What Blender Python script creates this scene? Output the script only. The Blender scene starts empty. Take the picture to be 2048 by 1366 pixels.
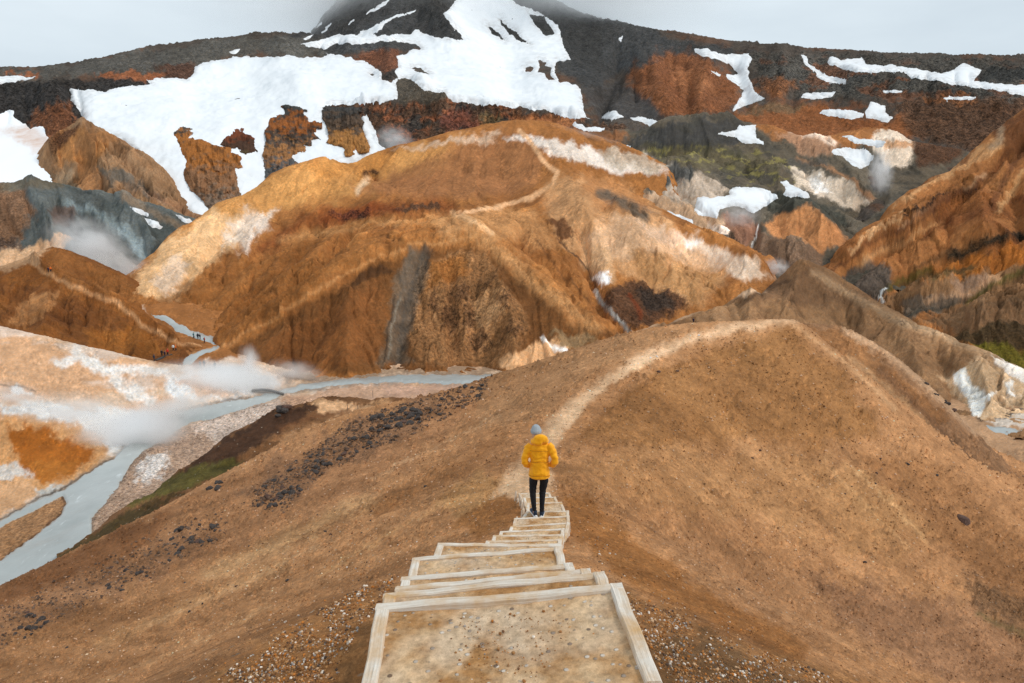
import bpy, bmesh, math, random
import numpy as np
from mathutils import Vector, Matrix, noise as mnoise

random.seed(7)
RNG = np.random.default_rng(11)
SC = bpy.context.scene
COL = SC.collection

# ------------------------------------------------------------------ camera
PITCH = math.radians(10.0)
LENS = 24.0
FPX = 2048 * LENS / 36.0
cam_d = bpy.data.cameras.new("camera")
cam_d.lens = LENS
cam_d.sensor_width = 36.0
cam_d.clip_start = 0.1
cam_d.clip_end = 20000
cam = bpy.data.objects.new("camera", cam_d)
cam.rotation_euler = (math.pi / 2 - PITCH, 0, 0)
COL.objects.link(cam)
SC.camera = cam

# ------------------------------------------------------------------ sky and sun (bright overcast)
SUN_EL, SUN_AZ = math.radians(44), math.radians(104)      # azimuth clockwise from +Y (the view direction)
world = bpy.data.worlds.new("World")
SC.world = world
world.use_nodes = True
wn, wl = world.node_tree.nodes, world.node_tree.links
wn.clear()
w_out = wn.new("ShaderNodeOutputWorld")
w_sky = wn.new("ShaderNodeTexSky")
w_sky.sky_type = 'NISHITA'
w_sky.sun_disc = False
w_sky.sun_elevation = SUN_EL
w_sky.sun_rotation = SUN_AZ
w_bg1 = wn.new("ShaderNodeBackground")
w_bg1.inputs[1].default_value = 0.05
wl.new(w_sky.outputs[0], w_bg1.inputs[0])
w_tc = wn.new("ShaderNodeTexCoord")
w_mp = wn.new("ShaderNodeMapping")
w_mp.inputs['Scale'].default_value = (1.0, 1.0, 3.2)
wl.new(w_tc.outputs['Generated'], w_mp.inputs['Vector'])
w_no = wn.new("ShaderNodeTexNoise")
w_no.inputs['Scale'].default_value = 2.6
w_no.inputs['Detail'].default_value = 5
w_no.inputs['Roughness'].default_value = 0.5
wl.new(w_mp.outputs[0], w_no.inputs['Vector'])
w_cr = wn.new("ShaderNodeValToRGB")
w_cr.color_ramp.elements[0].position = 0.30
w_cr.color_ramp.elements[0].color = (0.60, 0.69, 0.76, 1)
w_cr.color_ramp.elements[1].position = 0.68
w_cr.color_ramp.elements[1].color = (0.76, 0.85, 0.91, 1)
wl.new(w_no.outputs['Fac'], w_cr.inputs[0])
w_bg2 = wn.new("ShaderNodeBackground")
w_bg2.inputs[1].default_value = 0.99
wl.new(w_cr.outputs[0], w_bg2.inputs[0])
w_mix = wn.new("ShaderNodeMixShader")
w_mix.inputs[0].default_value = 0.94                        # cloud deck hides nearly all of the blue sky
wl.new(w_bg1.outputs[0], w_mix.inputs[1])
wl.new(w_bg2.outputs[0], w_mix.inputs[2])
wl.new(w_mix.outputs[0], w_out.inputs['Surface'])

sun_d = bpy.data.lights.new("sun", 'SUN')
sun_d.energy = 1.5
sun_d.angle = math.radians(14)
sun_d.color = (1.0, 0.96, 0.90)
sun = bpy.data.objects.new("sun", sun_d)
sdir = Vector((math.sin(SUN_AZ) * math.cos(SUN_EL), math.cos(SUN_AZ) * math.cos(SUN_EL), math.sin(SUN_EL)))
sun.rotation_euler = sdir.to_track_quat('Z', 'Y').to_euler()
sun.location = (0, 0, 300)
COL.objects.link(sun)
SC.view_settings.view_transform = 'Standard'
SC.view_settings.look = 'None'
SC.view_settings.exposure = 0.14
SC.view_settings.gamma = 1.0
SC.view_settings.use_curve_mapping = False
SC.cycles.use_denoising = True
SC.cycles.denoiser = 'OPENIMAGEDENOISE'
SC.cycles.denoising_input_passes = 'RGB_ALBEDO_NORMAL'
SC.cycles.denoising_prefilter = 'NONE'
SC.cycles.use_adaptive_sampling = False
SC.cycles.max_bounces = 14
SC.cycles.diffuse_bounces = 3
SC.cycles.volume_bounces = 14
SC.cycles.volume_step_rate = 1.0
SC.cycles.volume_max_steps = 96

# ------------------------------------------------------------------ small maths
CP, SP = math.cos(PITCH), math.sin(PITCH)


def ray(px, py):
    x = (px - 1024.0) / FPX
    zc = -(py - 683.0) / FPX
    return x, CP + zc * SP, -SP + zc * CP


def at(px, py, d):
    """The point of the place seen at (px, py) of the 2048 x 1366 photograph, d metres ahead of the camera."""
    x, y, z = ray(px, py)
    return Vector((x / y * d, d, z / y * d))


def at_depth(px, py, depth):
    x, y, z = ray(px, py)
    return Vector((x * depth, y * depth, z * depth))


def project(X, Y, Z):
    yc = Y * CP - Z * SP
    zc = Y * SP + Z * CP
    return 1024.0 + FPX * X / yc, 683.0 - FPX * zc / yc


def lin(c):
    c = np.asarray(c, float) / 255.0
    return np.where(c <= 0.04045, c / 12.92, ((c + 0.055) / 1.055) ** 2.4)


PERM = RNG.permutation(4096)
GRADS = RNG.normal(size=(4096, 2))
GRADS /= np.linalg.norm(GRADS, axis=1)[:, None]
GRADS = GRADS.astype(np.float32)
PERM = PERM.astype(np.int32)


def gnoise(x, y):
    x0, y0 = np.floor(x), np.floor(y)
    xf, yf = (x - x0).astype(np.float32), (y - y0).astype(np.float32)
    xi, yi = x0.astype(np.int32), y0.astype(np.int32)
    u = xf * xf * xf * (xf * (xf * 6 - 15) + 10)
    v = yf * yf * yf * (yf * (yf * 6 - 15) + 10)

    def g(i, j, dx, dy):
        h = PERM[(PERM[(xi + i) & 4095] + yi + j) & 4095]
        return GRADS[h, 0] * dx + GRADS[h, 1] * dy
    a = g(0, 0, xf, yf); b = g(1, 0, xf - 1, yf)
    c = g(0, 1, xf, yf - 1); d = g(1, 1, xf - 1, yf - 1)
    return (a + u * (b - a)) * (1 - v) + (c + u * (d - c)) * v


def fbm(x, y, octv=4, gain=0.5):
    s, a = 0, 1.0
    for k in range(octv):
        s = s + a * gnoise(x * 2 ** k + 17.3 * k, y * 2 ** k - 9.1 * k)
        a *= gain
    return s


def sstep(a, b, x):
    t = np.clip((x - a) / (b - a), 0, 1)
    return t * t * (3 - 2 * t)


def sd_poly(X, Y, poly):
    """Signed distance to a polygon, positive inside."""
    p = np.asarray(poly, float)
    q = np.roll(p, -1, axis=0)
    d2 = np.full(X.shape, 1e12)
    ins = np.zeros(X.shape, bool)
    for (ax, ay), (bx, by) in zip(p, q):
        ex, ey = bx - ax, by - ay
        t = np.clip(((X - ax) * ex + (Y - ay) * ey) / (ex * ex + ey * ey + 1e-9), 0, 1)
        d2 = np.minimum(d2, (X - ax - t * ex) ** 2 + (Y - ay - t * ey) ** 2)
        if ay != by:
            c = ((ay > Y) != (by > Y)) & (X < (bx - ax) * (Y - ay) / (by - ay) + ax)
            ins ^= c
    d = np.sqrt(d2)
    return np.where(ins, d, -d)


def d_line(X, Y, pts):
    """Distance to a polyline and the width interpolated along it (third number of each point, default 1)."""
    best = np.full(X.shape, 1e12)
    wid = np.ones(X.shape)
    for a, b in zip(pts[:-1], pts[1:]):
        ex, ey = b[0] - a[0], b[1] - a[1]
        t = np.clip(((X - a[0]) * ex + (Y - a[1]) * ey) / (ex * ex + ey * ey + 1e-9), 0, 1)
        d2 = (X - a[0] - t * ex) ** 2 + (Y - a[1] - t * ey) ** 2
        w = (a[2] if len(a) > 2 else 1) * (1 - t) + (b[2] if len(b) > 2 else 1) * t
        m = d2 < best
        best = np.where(m, d2, best)
        wid = np.where(m, w, wid)
    return np.sqrt(best), wid


def tps(cx, cy, cz, reg=1e-4):
    n = len(cx)
    r2 = (cx[:, None] - cx[None]) ** 2 + (cy[:, None] - cy[None]) ** 2
    K = np.where(r2 > 0, 0.5 * r2 * np.log(r2 + 1e-12), 0) + reg * np.eye(n)
    Pm = np.stack([np.ones(n), cx, cy], 1)
    A = np.zeros((n + 3, n + 3))
    A[:n, :n] = K; A[:n, n:] = Pm; A[n:, :n] = Pm.T
    sol = np.linalg.solve(A, np.concatenate([cz, np.zeros(3)]))

    def f(x, y):
        out = sol[n] + sol[n + 1] * x + sol[n + 2] * y
        for i in range(n):
            r2 = (x - cx[i]) ** 2 + (y - cy[i]) ** 2
            out = out + sol[i] * 0.5 * r2 * np.log(r2 + 1e-12)
        return out
    return f


def set_props(o, label=None, cat=None, group=None, kind=None):
    if label: o["label"] = label
    if cat: o["category"] = cat
    if group: o["group"] = group
    if kind: o["kind"] = kind
    return o


def mesh_from(name, verts, faces, smooth=True):
    """Fast mesh from numpy arrays; faces (n,3) or (n,4)."""
    me = bpy.data.meshes.new(name)
    verts = np.ascontiguousarray(verts, np.float32)
    faces = np.ascontiguousarray(faces, np.int32)
    k = faces.shape[1]
    me.vertices.add(len(verts))
    me.vertices.foreach_set("co", verts.ravel())
    me.loops.add(faces.size)
    me.loops.foreach_set("vertex_index", faces.ravel())
    me.polygons.add(len(faces))
    me.polygons.foreach_set("loop_start", np.arange(0, faces.size, k, dtype=np.int32))
    me.polygons.foreach_set("loop_total", np.full(len(faces), k, np.int32))
    me.polygons.foreach_set("use_smooth", np.full(len(faces), smooth, bool))
    me.update(calc_edges=True)
    return me


def add_col(me, name, rgb):
    a = me.color_attributes.new(name, 'FLOAT_COLOR', 'POINT')
    rgba = np.ones((len(rgb), 4), np.float32)
    rgba[:, :3] = rgb
    a.data.foreach_set("color", rgba.ravel())


def add_float(me, name, v):
    a = me.attributes.new(name, 'FLOAT', 'POINT')
    a.data.foreach_set("value", np.ascontiguousarray(v, np.float32))


def link(name, me, mat=None, parent=None):
    o = bpy.data.objects.new(name, me)
    COL.objects.link(o)
    if mat: me.materials.append(mat)
    if parent: o.parent = parent
    return o


# ------------------------------------------------------------------ terrain surfaces
class Surf:
    """A stretch of ground as a height field over the plan (X, Y): control points traced with their distance, smoothly interpolated."""

    def __init__(self, pts, xr, dr, n, m, extra=(), reg=1e-4, noise_amp=0.0, noise_len=10.0, zmin=None, seed=0, vs=1.0):
        cu, cv, cs = [], [], []

        def add(p):
            cu.append(p[0] / p[1]); cv.append(math.log(p[1]) * vs); cs.append(p[2] / p[1])
        for p in pts:
            w = at(*p[:3])
            add(w)
            if len(p) > 3:                                      # a crest: the ground falls away behind it
                dd, dz = p[3] if isinstance(p[3], tuple) else (0.13, 0.07)
                d2 = p[2] * (1 + dd)
                add((w.x / w.y * d2, d2, w.z - dz * p[2]))
        for e in extra: add(e)
        self.f = tps(np.array(cu), np.array(cv), np.array(cs), reg)
        self.vs = vs
        u = (np.linspace(xr[0], xr[1], n) - 1024.0) / FPX / CP
        v = np.linspace(math.log(dr[0]), math.log(dr[1]), m)
        U, V = np.meshgrid(u, v)                                # rows: distance
        self.U, self.V, self.n, self.m = U, V, n, m
        self.Y = np.exp(V); self.X = U * self.Y
        S = self.f(U, V * vs)
        self.Z = S * self.Y
        if zmin is not None: self.Z = np.maximum(self.Z, zmin)
        self.seed = seed
        if noise_amp:
            self.Z = self.Z + noise_amp * fbm(self.X / noise_len + seed, self.Y / noise_len - seed, 4)
        self.reproject()
        self.col = np.tile(lin((165, 110, 65)), (m, n, 1))
        self.rk = np.zeros((m, n))
        self.sk = np.ones((m, n)) * 0.5                         # how strongly run-off streaks and their painted shade show
        self.keep = np.ones((m, n))                             # 0: no relief (under snow or water)
        self.streaks = None
        self.calm = np.ones((m, n))

    def reproject(self):
        self.PX, self.PY = project(self.X, self.Y, self.Z)

    def warped(self, amp, length):
        if not amp: return self.PX, self.PY
        k = min((20, 34, 64), key=lambda q: abs(q - length))
        if not hasattr(self, 'wc'): self.wc = {}
        if k not in self.wc:
            a, b = self.PX / k, self.PY / k
            self.wc[k] = (fbm(a + 3.1 + self.seed, b, 6, .66), fbm(a, b + 7.7 + self.seed, 6, .66))
        n = self.wc[k]
        return self.PX + amp * n[0], self.PY + amp * n[1]

    def ridge(self, pts, amp, w, sharp=False):
        """Raise (or cut) a rounded ridge (or gully) along a traced line, amp metres, tapering at its ends."""
        p = np.asarray(pts, float)
        x0, y0 = p.min(0) - 3 * w; x1, y1 = p.max(0) + 3 * w
        X, Y = self.warped(6, 40)
        sel = np.nonzero((X > x0) & (X < x1) & (Y > y0) & (Y < y1))
        if len(sel[0]) == 0: return
        d, _ = d_line(X[sel], Y[sel], [tuple(q) for q in p] if len(p) > 1 else [tuple(p[0]), (p[0][0] + .1, p[0][1])])
        dz = amp * (np.exp(-d / w) if sharp else np.exp(-(d / w) ** 2))
        self.sculpt_dz = getattr(self, 'sculpt_dz', np.zeros(self.Z.shape))
        self.sculpt_dz[sel] += dz

    def sculpted(self):
        if hasattr(self, 'sculpt_dz'):
            self.Z = self.Z + self.sculpt_dz
            self.reproject(); self.wc = {}

    def mask_poly(self, poly, soft=10, warp=14, wl=45):
        m = np.zeros(self.PX.shape)
        sel, v = self._poly(poly, soft, warp, wl)
        m[sel] = v
        return m

    def _poly(self, poly, soft, warp, wl):
        X, Y = self.warped(warp, wl)
        p = np.asarray(poly, float)
        soft = soft * .6
        x0, y0 = p.min(0) - soft - 1; x1, y1 = p.max(0) + soft + 1
        sel = np.nonzero((X > x0) & (X < x1) & (Y > y0) & (Y < y1))
        if len(sel[0]) == 0: return sel, np.zeros(0)
        return sel, sstep(-soft, soft, sd_poly(X[sel], Y[sel], poly))

    def fill(self, poly, c, soft=10, op=1.0, warp=14, wl=45, rk=None, sk=None):
        sel, v = self._poly(poly, soft, warp, wl)
        self._put(sel, v * op, c, rk, sk)

    def line(self, pts, c, w=6, soft=4, op=1.0, warp=4, wl=30, rk=None, sk=None):
        X, Y = self.warped(warp, wl)
        p = np.asarray([q[:2] for q in pts], float)
        mw = w * max([(q[2] if len(q) > 2 else 1) for q in pts]) + soft + 2
        x0, y0 = p.min(0) - mw; x1, y1 = p.max(0) + mw
        sel = np.nonzero((X > x0) & (X < x1) & (Y > y0) & (Y < y1))
        if len(sel[0]) == 0: return
        d, wd = d_line(X[sel], Y[sel], pts)
        self._put(sel, (1 - sstep(w * wd - soft, w * wd + soft, d)) * op, c, rk, sk)

    def _put(self, sel, m, c, rk=None, sk=None):
        if len(m) == 0: return
        if c is not None:
            o = self.col[sel]
            self.col[sel] = o + m[:, None] * (lin(c) - o)
        if rk is not None: self.rk[sel] += m * (rk - self.rk[sel])
        if sk is not None: self.sk[sel] += m * (sk - self.sk[sel])

    def put(self, m, c, rk=None, sk=None):
        if c is not None:
            self.col = self.col + m[..., None] * (lin(c) - self.col)
        if rk is not None: self.rk = self.rk + m * (rk - self.rk)
        if sk is not None: self.sk = self.sk + m * (sk - self.sk)

    def mottle(self, c, length=60, lo=0.1, hi=0.5, op=0.5, sq=1.0, off=0.0):
        """Patches of another soil, in plan coordinates."""
        L = length
        m = sstep(lo, hi, fbm(self.X / L + off + self.seed, self.Y / L * sq - off, 5, .55)) * op
        self.put(m, c)

    def vmottle(self, c, wx, wy, lo=0.1, hi=0.5, op=0.5, off=0.0):
        m = sstep(lo, hi, fbm(self.PX / wx + off, self.PY / wy - off, 5, .55)) * op
        self.put(m, c)

    def lic(self, steps=26, cell=2.2):
        """Run-off streaks: noise smeared along the line of steepest descent."""
        m, n = self.m, self.n
        Zs = self.Z
        dzu = np.gradient(Zs, axis=1) / np.gradient(self.U, axis=1)
        dzv = np.gradient(Zs, axis=0) / np.gradient(self.V, axis=0)
        # X = U Y, Y = e^V :  dz/dX = dzu / Y ; dz/dY = (dzv - U dzu) / Y
        gx = dzu / self.Y
        gy = (dzv - self.U * dzu) / self.Y
        du = (gx - self.U * gy) / self.Y / (self.U[0, 1] - self.U[0, 0])
        dv = gy / self.Y / (self.V[1, 0] - self.V[0, 0])
        ln = np.sqrt(du * du + dv * dv) + 1e-9
        du, dv = (du / ln).astype(np.float32), (dv / ln).astype(np.float32)
        ny, nx = int(m / cell) + 2, int(n / cell) + 2
        base = RNG.random((ny, nx)).astype(np.float32)
        fy, fx = np.arange(m) / cell, np.arange(n) / cell
        iy, ix = fy.astype(int), fx.astype(int)
        ty, tx = (fy - iy)[:, None], (fx - ix)[None]
        N = (base[iy][:, ix] * (1 - ty) * (1 - tx) + base[iy + 1][:, ix] * ty * (1 - tx)
             + base[iy][:, ix + 1] * (1 - ty) * tx + base[iy + 1][:, ix + 1] * ty * tx).astype(np.float32)
        acc = N.copy()
        gy0, gx0 = np.mgrid[0:m, 0:n].astype(np.float32)
        for sgn in (1, -1):
            py, px = gy0.copy(), gx0.copy()
            for k in range(steps):
                jy, jx = np.clip(py + .5, 0, m - 1).astype(int), np.clip(px + .5, 0, n - 1).astype(int)
                py = py + sgn * dv[jy, jx]; px = px + sgn * du[jy, jx]
                jy, jx = np.clip(py + .5, 0, m - 1).astype(int), np.clip(px + .5, 0, n - 1).astype(int)
                acc += N[jy, jx]
        acc -= acc.mean()
        acc /= acc.std() * 2.2
        return np.clip(acc, -1, 1)

    def relief(self, gully=0.0, rough=0.0, rough_len=3.0, rock=0.0, cell=2.2, steps=26, cell2=7.0, gully2=None, broad=.22, grain=.0005):
        a = self.lic(steps, cell)
        b = self.lic(int(steps * 1.6), cell2)
        patch = .35 + .9 * sstep(-.25, .45, fbm(self.PX / 120 + 4, self.PY / 80, 3))
        self.streaks = (0.4 * a + 0.55 * b) * patch
        if broad:                                               # wide bands of paler and darker wash
            c = self.lic(55, 13.0)
            self.col = self.col * (1 + broad * c)[..., None] * (1 + .3 * broad * c[..., None] * np.array([-.3, .1, .6]))
        dz = gully * a + (gully * 2 if gully2 is None else gully2) * b
        dz = dz * np.clip(self.sk * 2, 0, 1.5)
        if rough:
            dz = dz + rough * fbm(self.X / rough_len, self.Y / rough_len, 4, .55)
        if rock:
            r = np.abs(fbm(self.X / (rough_len * 1.7) + 9, self.Y / (rough_len * 1.7), 4, .6))
            dz = dz + rock * self.rk * (0.35 - r) * 2
        if grain:                                               # clods and small stones: relief at the finest scale of the mesh
            w = RNG.normal(size=self.Z.shape)
            sm = (w + np.roll(w, 1, 0) + np.roll(w, 1, 1) + np.roll(w, (1, 1), (0, 1))) * .5
            k_ = .45 + .8 * sstep(-.3, .4, fbm(self.PX / 45 + 11, self.PY / 30, 3))
            dz = dz + self.Y * grain * (.6 * w + .8 * sm) * k_ * self.calm
            self.col = self.col * np.exp((.10 * RNG.normal(size=self.Z.shape) - .07 * sm) * k_ * self.calm)[..., None]
        self.Z = self.Z + dz * self.keep

    def faces(self, sel=None):
        m, n = self.m, self.n
        i = (np.arange(m - 1)[:, None] * n + np.arange(n - 1)[None])
        q = np.stack([i, i + 1, i + n + 1, i + n], -1).reshape(-1, 4)
        if sel is not None: q = q[sel.ravel()]
        return q

    def build(self, name, mat, trim=None):
        v = np.stack([self.X, self.Y, self.Z], -1).reshape(-1, 3)
        sel = None
        if trim is not None:
            sel = trim[:-1, :-1] | trim[1:, 1:] | trim[:-1, 1:] | trim[1:, :-1]
        q = self.faces(sel)
        me, idx = compact(name, v, q)
        add_col(me, "soil", self.col.reshape(-1, 3)[idx])
        add_float(me, "rocky", self.rk.ravel()[idx])
        s = self.streaks if self.streaks is not None else np.zeros((self.m, self.n))
        add_float(me, "runoff_shade", (s * self.sk).ravel()[idx])
        o = link(name, me, mat)
        o["kind"] = "structure"
        return o

    def height(self, X, Y):
        """Bilinear height of the finished ground."""
        u, v = X / Y, math.log(Y)
        fx = (u - self.U[0, 0]) / (self.U[0, 1] - self.U[0, 0])
        fy = (v - self.V[0, 0]) / (self.V[1, 0] - self.V[0, 0])
        ix = int(min(max(fx, 0), self.n - 2)); iy = int(min(max(fy, 0), self.m - 2))
        tx, ty = min(max(fx - ix, 0), 1), min(max(fy - iy, 0), 1)
        Z = self.Z
        return float((Z[iy, ix] * (1 - tx) + Z[iy, ix + 1] * tx) * (1 - ty) + (Z[iy + 1, ix] * (1 - tx) + Z[iy + 1, ix + 1] * tx) * ty)

    def cast(self, px, py, strict=False):
        """First point of this ground along the line of sight to (px, py)."""
        x, y, z = ray(px, py)
        u, s = x / y, z / y
        prev = None
        col = int(np.clip(round((u - self.U[0, 0]) / (self.U[0, 1] - self.U[0, 0])), 0, self.n - 1))
        sl = self.Z[:, col] / self.Y[:, col]
        k = np.nonzero(sl >= s)[0]
        if strict and (not len(k) or u < self.U[0, 0] or u > self.U[0, -1]): return None
        i = int(k[0]) if len(k) else int(np.argmax(sl))
        d = float(self.Y[i, col])
        return Vector((u * d, d, self.height(u * d, d)))

    def sheet(self, name, polys, mat, thick=0.6, soft=5.0, warp=5, wl=22, holes=(), tone=None, whole=False, hummock=0.0):
        """A layer lying on this ground inside the traced outlines (snow, water): its own mesh, thinning out to its edge."""
        X, Y = self.warped(warp, wl)
        sd = np.full(X.shape, -1e3)
        for p in polys:
            pp = np.asarray(p, float)
            x0, y0 = pp.min(0) - 30; x1, y1 = pp.max(0) + 30
            s = (X > x0) & (X < x1) & (Y > y0) & (Y < y1)
            if s.any(): sd[s] = np.maximum(sd[s], sd_poly(X[s], Y[s], p))
        for p in holes:
            pp = np.asarray(p, float)
            x0, y0 = pp.min(0) - 30; x1, y1 = pp.max(0) + 30
            s = (X > x0) & (X < x1) & (Y > y0) & (Y < y1)
            if s.any(): sd[s] = np.minimum(sd[s], -sd_poly(X[s], Y[s], p))
        h = thick * np.clip(sd / soft, -1, 1)
        if hummock: h = h + hummock * np.clip(sd / (soft * 3), 0, 1) * fbm(self.X / 32, self.Y / 32, 5, .55)
        a = sd > -soft
        sel = a[:-1, :-1] | a[1:, 1:] | a[:-1, 1:] | a[1:, :-1]
        q = self.faces(sel)
        if not len(q):
            print("EMPTY SHEET", name); return None
        if not whole: q = q[largest_piece(sel)[sel].ravel()]
        v = np.stack([self.X, self.Y, self.Z + h], -1).reshape(-1, 3)
        me, idx = compact(name, v, q)
        add_float(me, "margin", np.clip(1 - sd / 14, 0, 1).ravel()[idx])
        if tone is not None: add_float(me, "tone", tone.ravel()[idx])
        return link(name, me, mat)

    def flatten(self, polys, soft=10):
        for p in polys:
            self.keep = self.keep * (1 - self.mask_poly(p, soft, 5, 22))


def largest_piece(sel):
    """Of the cells of a grid that are set, those of the largest connected piece."""
    lab = np.where(sel, np.arange(1, sel.size + 1).reshape(sel.shape), 0)
    r, c = np.nonzero(sel)
    r0, r1, c0, c1 = max(r.min() - 1, 0), r.max() + 2, max(c.min() - 1, 0), c.max() + 2
    L = lab[r0:r1, c0:c1].copy()
    on = L > 0
    for _ in range(4000):
        P = L.copy()
        for _k in range(4):
            P[1:] = np.maximum(P[1:], P[:-1]); P[:-1] = np.maximum(P[:-1], P[1:])
            P[:, 1:] = np.maximum(P[:, 1:], P[:, :-1]); P[:, :-1] = np.maximum(P[:, :-1], P[:, 1:])
            P[~on] = 0
        if (P == L).all(): break
        L = P
    ids, cnt = np.unique(L[on], return_counts=True)
    out = np.zeros(sel.shape, bool)
    out[r0:r1, c0:c1] = L == ids[cnt.argmax()]
    return out


def compact(name, v, q):
    used = np.zeros(len(v), bool); used[q.ravel()] = True
    idx = np.nonzero(used)[0]
    remap = np.full(len(v), -1, np.int64); remap[idx] = np.arange(len(idx))
    return mesh_from(name, v[idx], remap[q]), idx


# ------------------------------------------------------------------ materials
def new_mat(name):
    m = bpy.data.materials.new(name)
    m.use_nodes = True
    nt = m.node_tree
    b = nt.nodes["Principled BSDF"]
    return m, nt.nodes, nt.links, b


def N_noise(N, L, vec, scale, detail=4, rough=0.55):
    t = N.new("ShaderNodeTexNoise")
    t.inputs['Scale'].default_value = scale
    t.inputs['Detail'].default_value = detail
    t.inputs['Roughness'].default_value = rough
    L.new(vec, t.inputs['Vector'])
    return t.outputs['Fac']


def N_math(N, L, op, a, b=None, c=None, clamp=False):
    t = N.new("ShaderNodeMath"); t.operation = op; t.use_clamp = clamp
    for i, x in enumerate((a, b, c)):
        if x is None: continue
        if isinstance(x, (int, float)): t.inputs[i].default_value = x
        else: L.new(x, t.inputs[i])
    return t.outputs[0]


def N_map(N, L, v, a, b, c, d):
    t = N.new("ShaderNodeMapRange")
    t.inputs[1].default_value, t.inputs[2].default_value, t.inputs[3].default_value, t.inputs[4].default_value = a, b, c, d
    L.new(v, t.inputs[0])
    return t.outputs[0]


def N_mix(N, L, fac, a, b, mode='MIX'):
    t = N.new("ShaderNodeMix"); t.data_type = 'RGBA'; t.blend_type = mode
    for s, x in ((t.inputs[0], fac), (t.inputs[6], a), (t.inputs[7], b)):
        if isinstance(x, (int, float)): s.default_value = x
        elif isinstance(x, tuple): s.default_value = (*x, 1) if len(x) == 3 else x
        else: L.new(x, s)
    return t.outputs[2]


def soil_mat(name, grain, contrast=0.35, bump=0.35, speck=0.0, speck_scale=8.0, rockscale=0.5, warm=0.0):
    """Bare volcanic soil: traced colour, grain of the given size in metres, run-off streaks with furrow shade painted in, rocky patches."""
    m, N, L, b = new_mat(name)
    b.inputs['Roughness'].default_value = 0.95
    b.inputs['Specular IOR Level'].default_value = 0.12
    tc = N.new("ShaderNodeTexCoord"); P = tc.outputs['Object']
    att = N.new("ShaderNodeAttribute"); att.attribute_name = "soil"
    ro = N.new("ShaderNodeAttribute"); ro.attribute_name = "runoff_shade"
    rk = N.new("ShaderNodeAttribute"); rk.attribute_name = "rocky"
    n1 = N_noise(N, L, P, 1.0 / grain, 8, 0.8)
    n2 = N_noise(N, L, P, 0.16 / grain, 8, 0.72)
    n3 = N_noise(N, L, P, 0.025 / grain, 4, 0.6)
    k1 = N_map(N, L, n1, 0.3, 0.7, 1 - contrast, 1 + contrast)
    k2 = N_map(N, L, n2, 0.3, 0.7, 1 - contrast * .7, 1 + contrast * .7)
    k3 = N_map(N, L, n3, 0.3, 0.7, 0.9, 1.1)
    fc_ = N.new("ShaderNodeFloatCurve"); cv_ = fc_.mapping.curves[0]  # the curve's dark end paints furrow shade into the streaks
    cv_.points[0].location = (0, .30); cv_.points[1].location = (1, 1.0)
    for q in ((.30, .62), (.42, .72), (.55, .76), (.75, .88)): cv_.points.new(*q)
    fc_.mapping.update()
    L.new(N_map(N, L, ro.outputs['Fac'], -0.5, 0.5, 0.0, 1.0), fc_.inputs['Value'])
    ks = N_math(N, L, 'MULTIPLY', fc_.outputs[0], 1.36)
    k = N_math(N, L, 'MULTIPLY', N_math(N, L, 'MULTIPLY', k1, k2), N_math(N, L, 'MULTIPLY', ks, k3))
    cmb = N.new("ShaderNodeCombineColor")
    for i in range(3): L.new(k, cmb.inputs[i])
    c = N_mix(N, L, 1.0, att.outputs['Color'], cmb.outputs[0], 'MULTIPLY')
    # slight shifts of hue between iron-rich and pale grains
    hue = N_map(N, L, N_noise(N, L, P, 0.6 / grain, 3, .6), 0.35, 0.65, 0.0, 1.0)
    c = N_mix(N, L, 1.0, c, N_mix(N, L, hue, (1.06, 0.99, 0.90), (0.96, 1.0, 1.06)), 'MULTIPLY')
    # rock rubble
    vo = N.new("ShaderNodeTexVoronoi"); vo.inputs['Scale'].default_value = rockscale
    L.new(P, vo.inputs['Vector'])
    rn = N_noise(N, L, P, rockscale * 2.2, 6, .75)
    dark = N_map(N, L, rn, 0.40, 0.60, 0.22, 1.75)
    cd = N.new("ShaderNodeCombineColor")
    for i in range(3): L.new(dark, cd.inputs[i])
    cr = N_mix(N, L, 1.0, c, cd.outputs[0], 'MULTIPLY')
    c = N_mix(N, L, rk.outputs['Fac'], c, cr)
    if speck:
        v2 = N.new("ShaderNodeTexVoronoi"); v2.inputs['Scale'].default_value = speck_scale
        L.new(P, v2.inputs['Vector'])
        sp = N.new("ShaderNodeSeparateColor"); L.new(v2.outputs['Color'], sp.inputs[0])
        near = N_map(N, L, v2.outputs['Distance'], 0.16, 0.26, 1.0, 0.0)
        pick = N_map(N, L, sp.outputs[0], 1 - speck, 1 - speck + .01, 0.0, 1.0)
        tone = N_mix(N, L, sp.outputs[1], (0.12, 0.07, 0.045), (0.66, 0.52, 0.38))
        c = N_mix(N, L, N_math(N, L, 'MULTIPLY', near, pick), c, tone)
    L.new(c, b.inputs['Base Color'])
    bp = N.new("ShaderNodeBump"); bp.inputs['Strength'].default_value = bump; bp.inputs['Distance'].default_value = grain * 1.2
    h = N_math(N, L, 'ADD', n1, N_math(N, L, 'MULTIPLY', n2, 2.0))
    h = N_math(N, L, 'ADD', h, N_math(N, L, 'MULTIPLY', N_math(N, L, 'MULTIPLY', rn, rk.outputs['Fac']), 4.0))
    L.new(h, bp.inputs['Height'])
    L.new(bp.outputs[0], b.inputs['Normal'])
    return m


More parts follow.
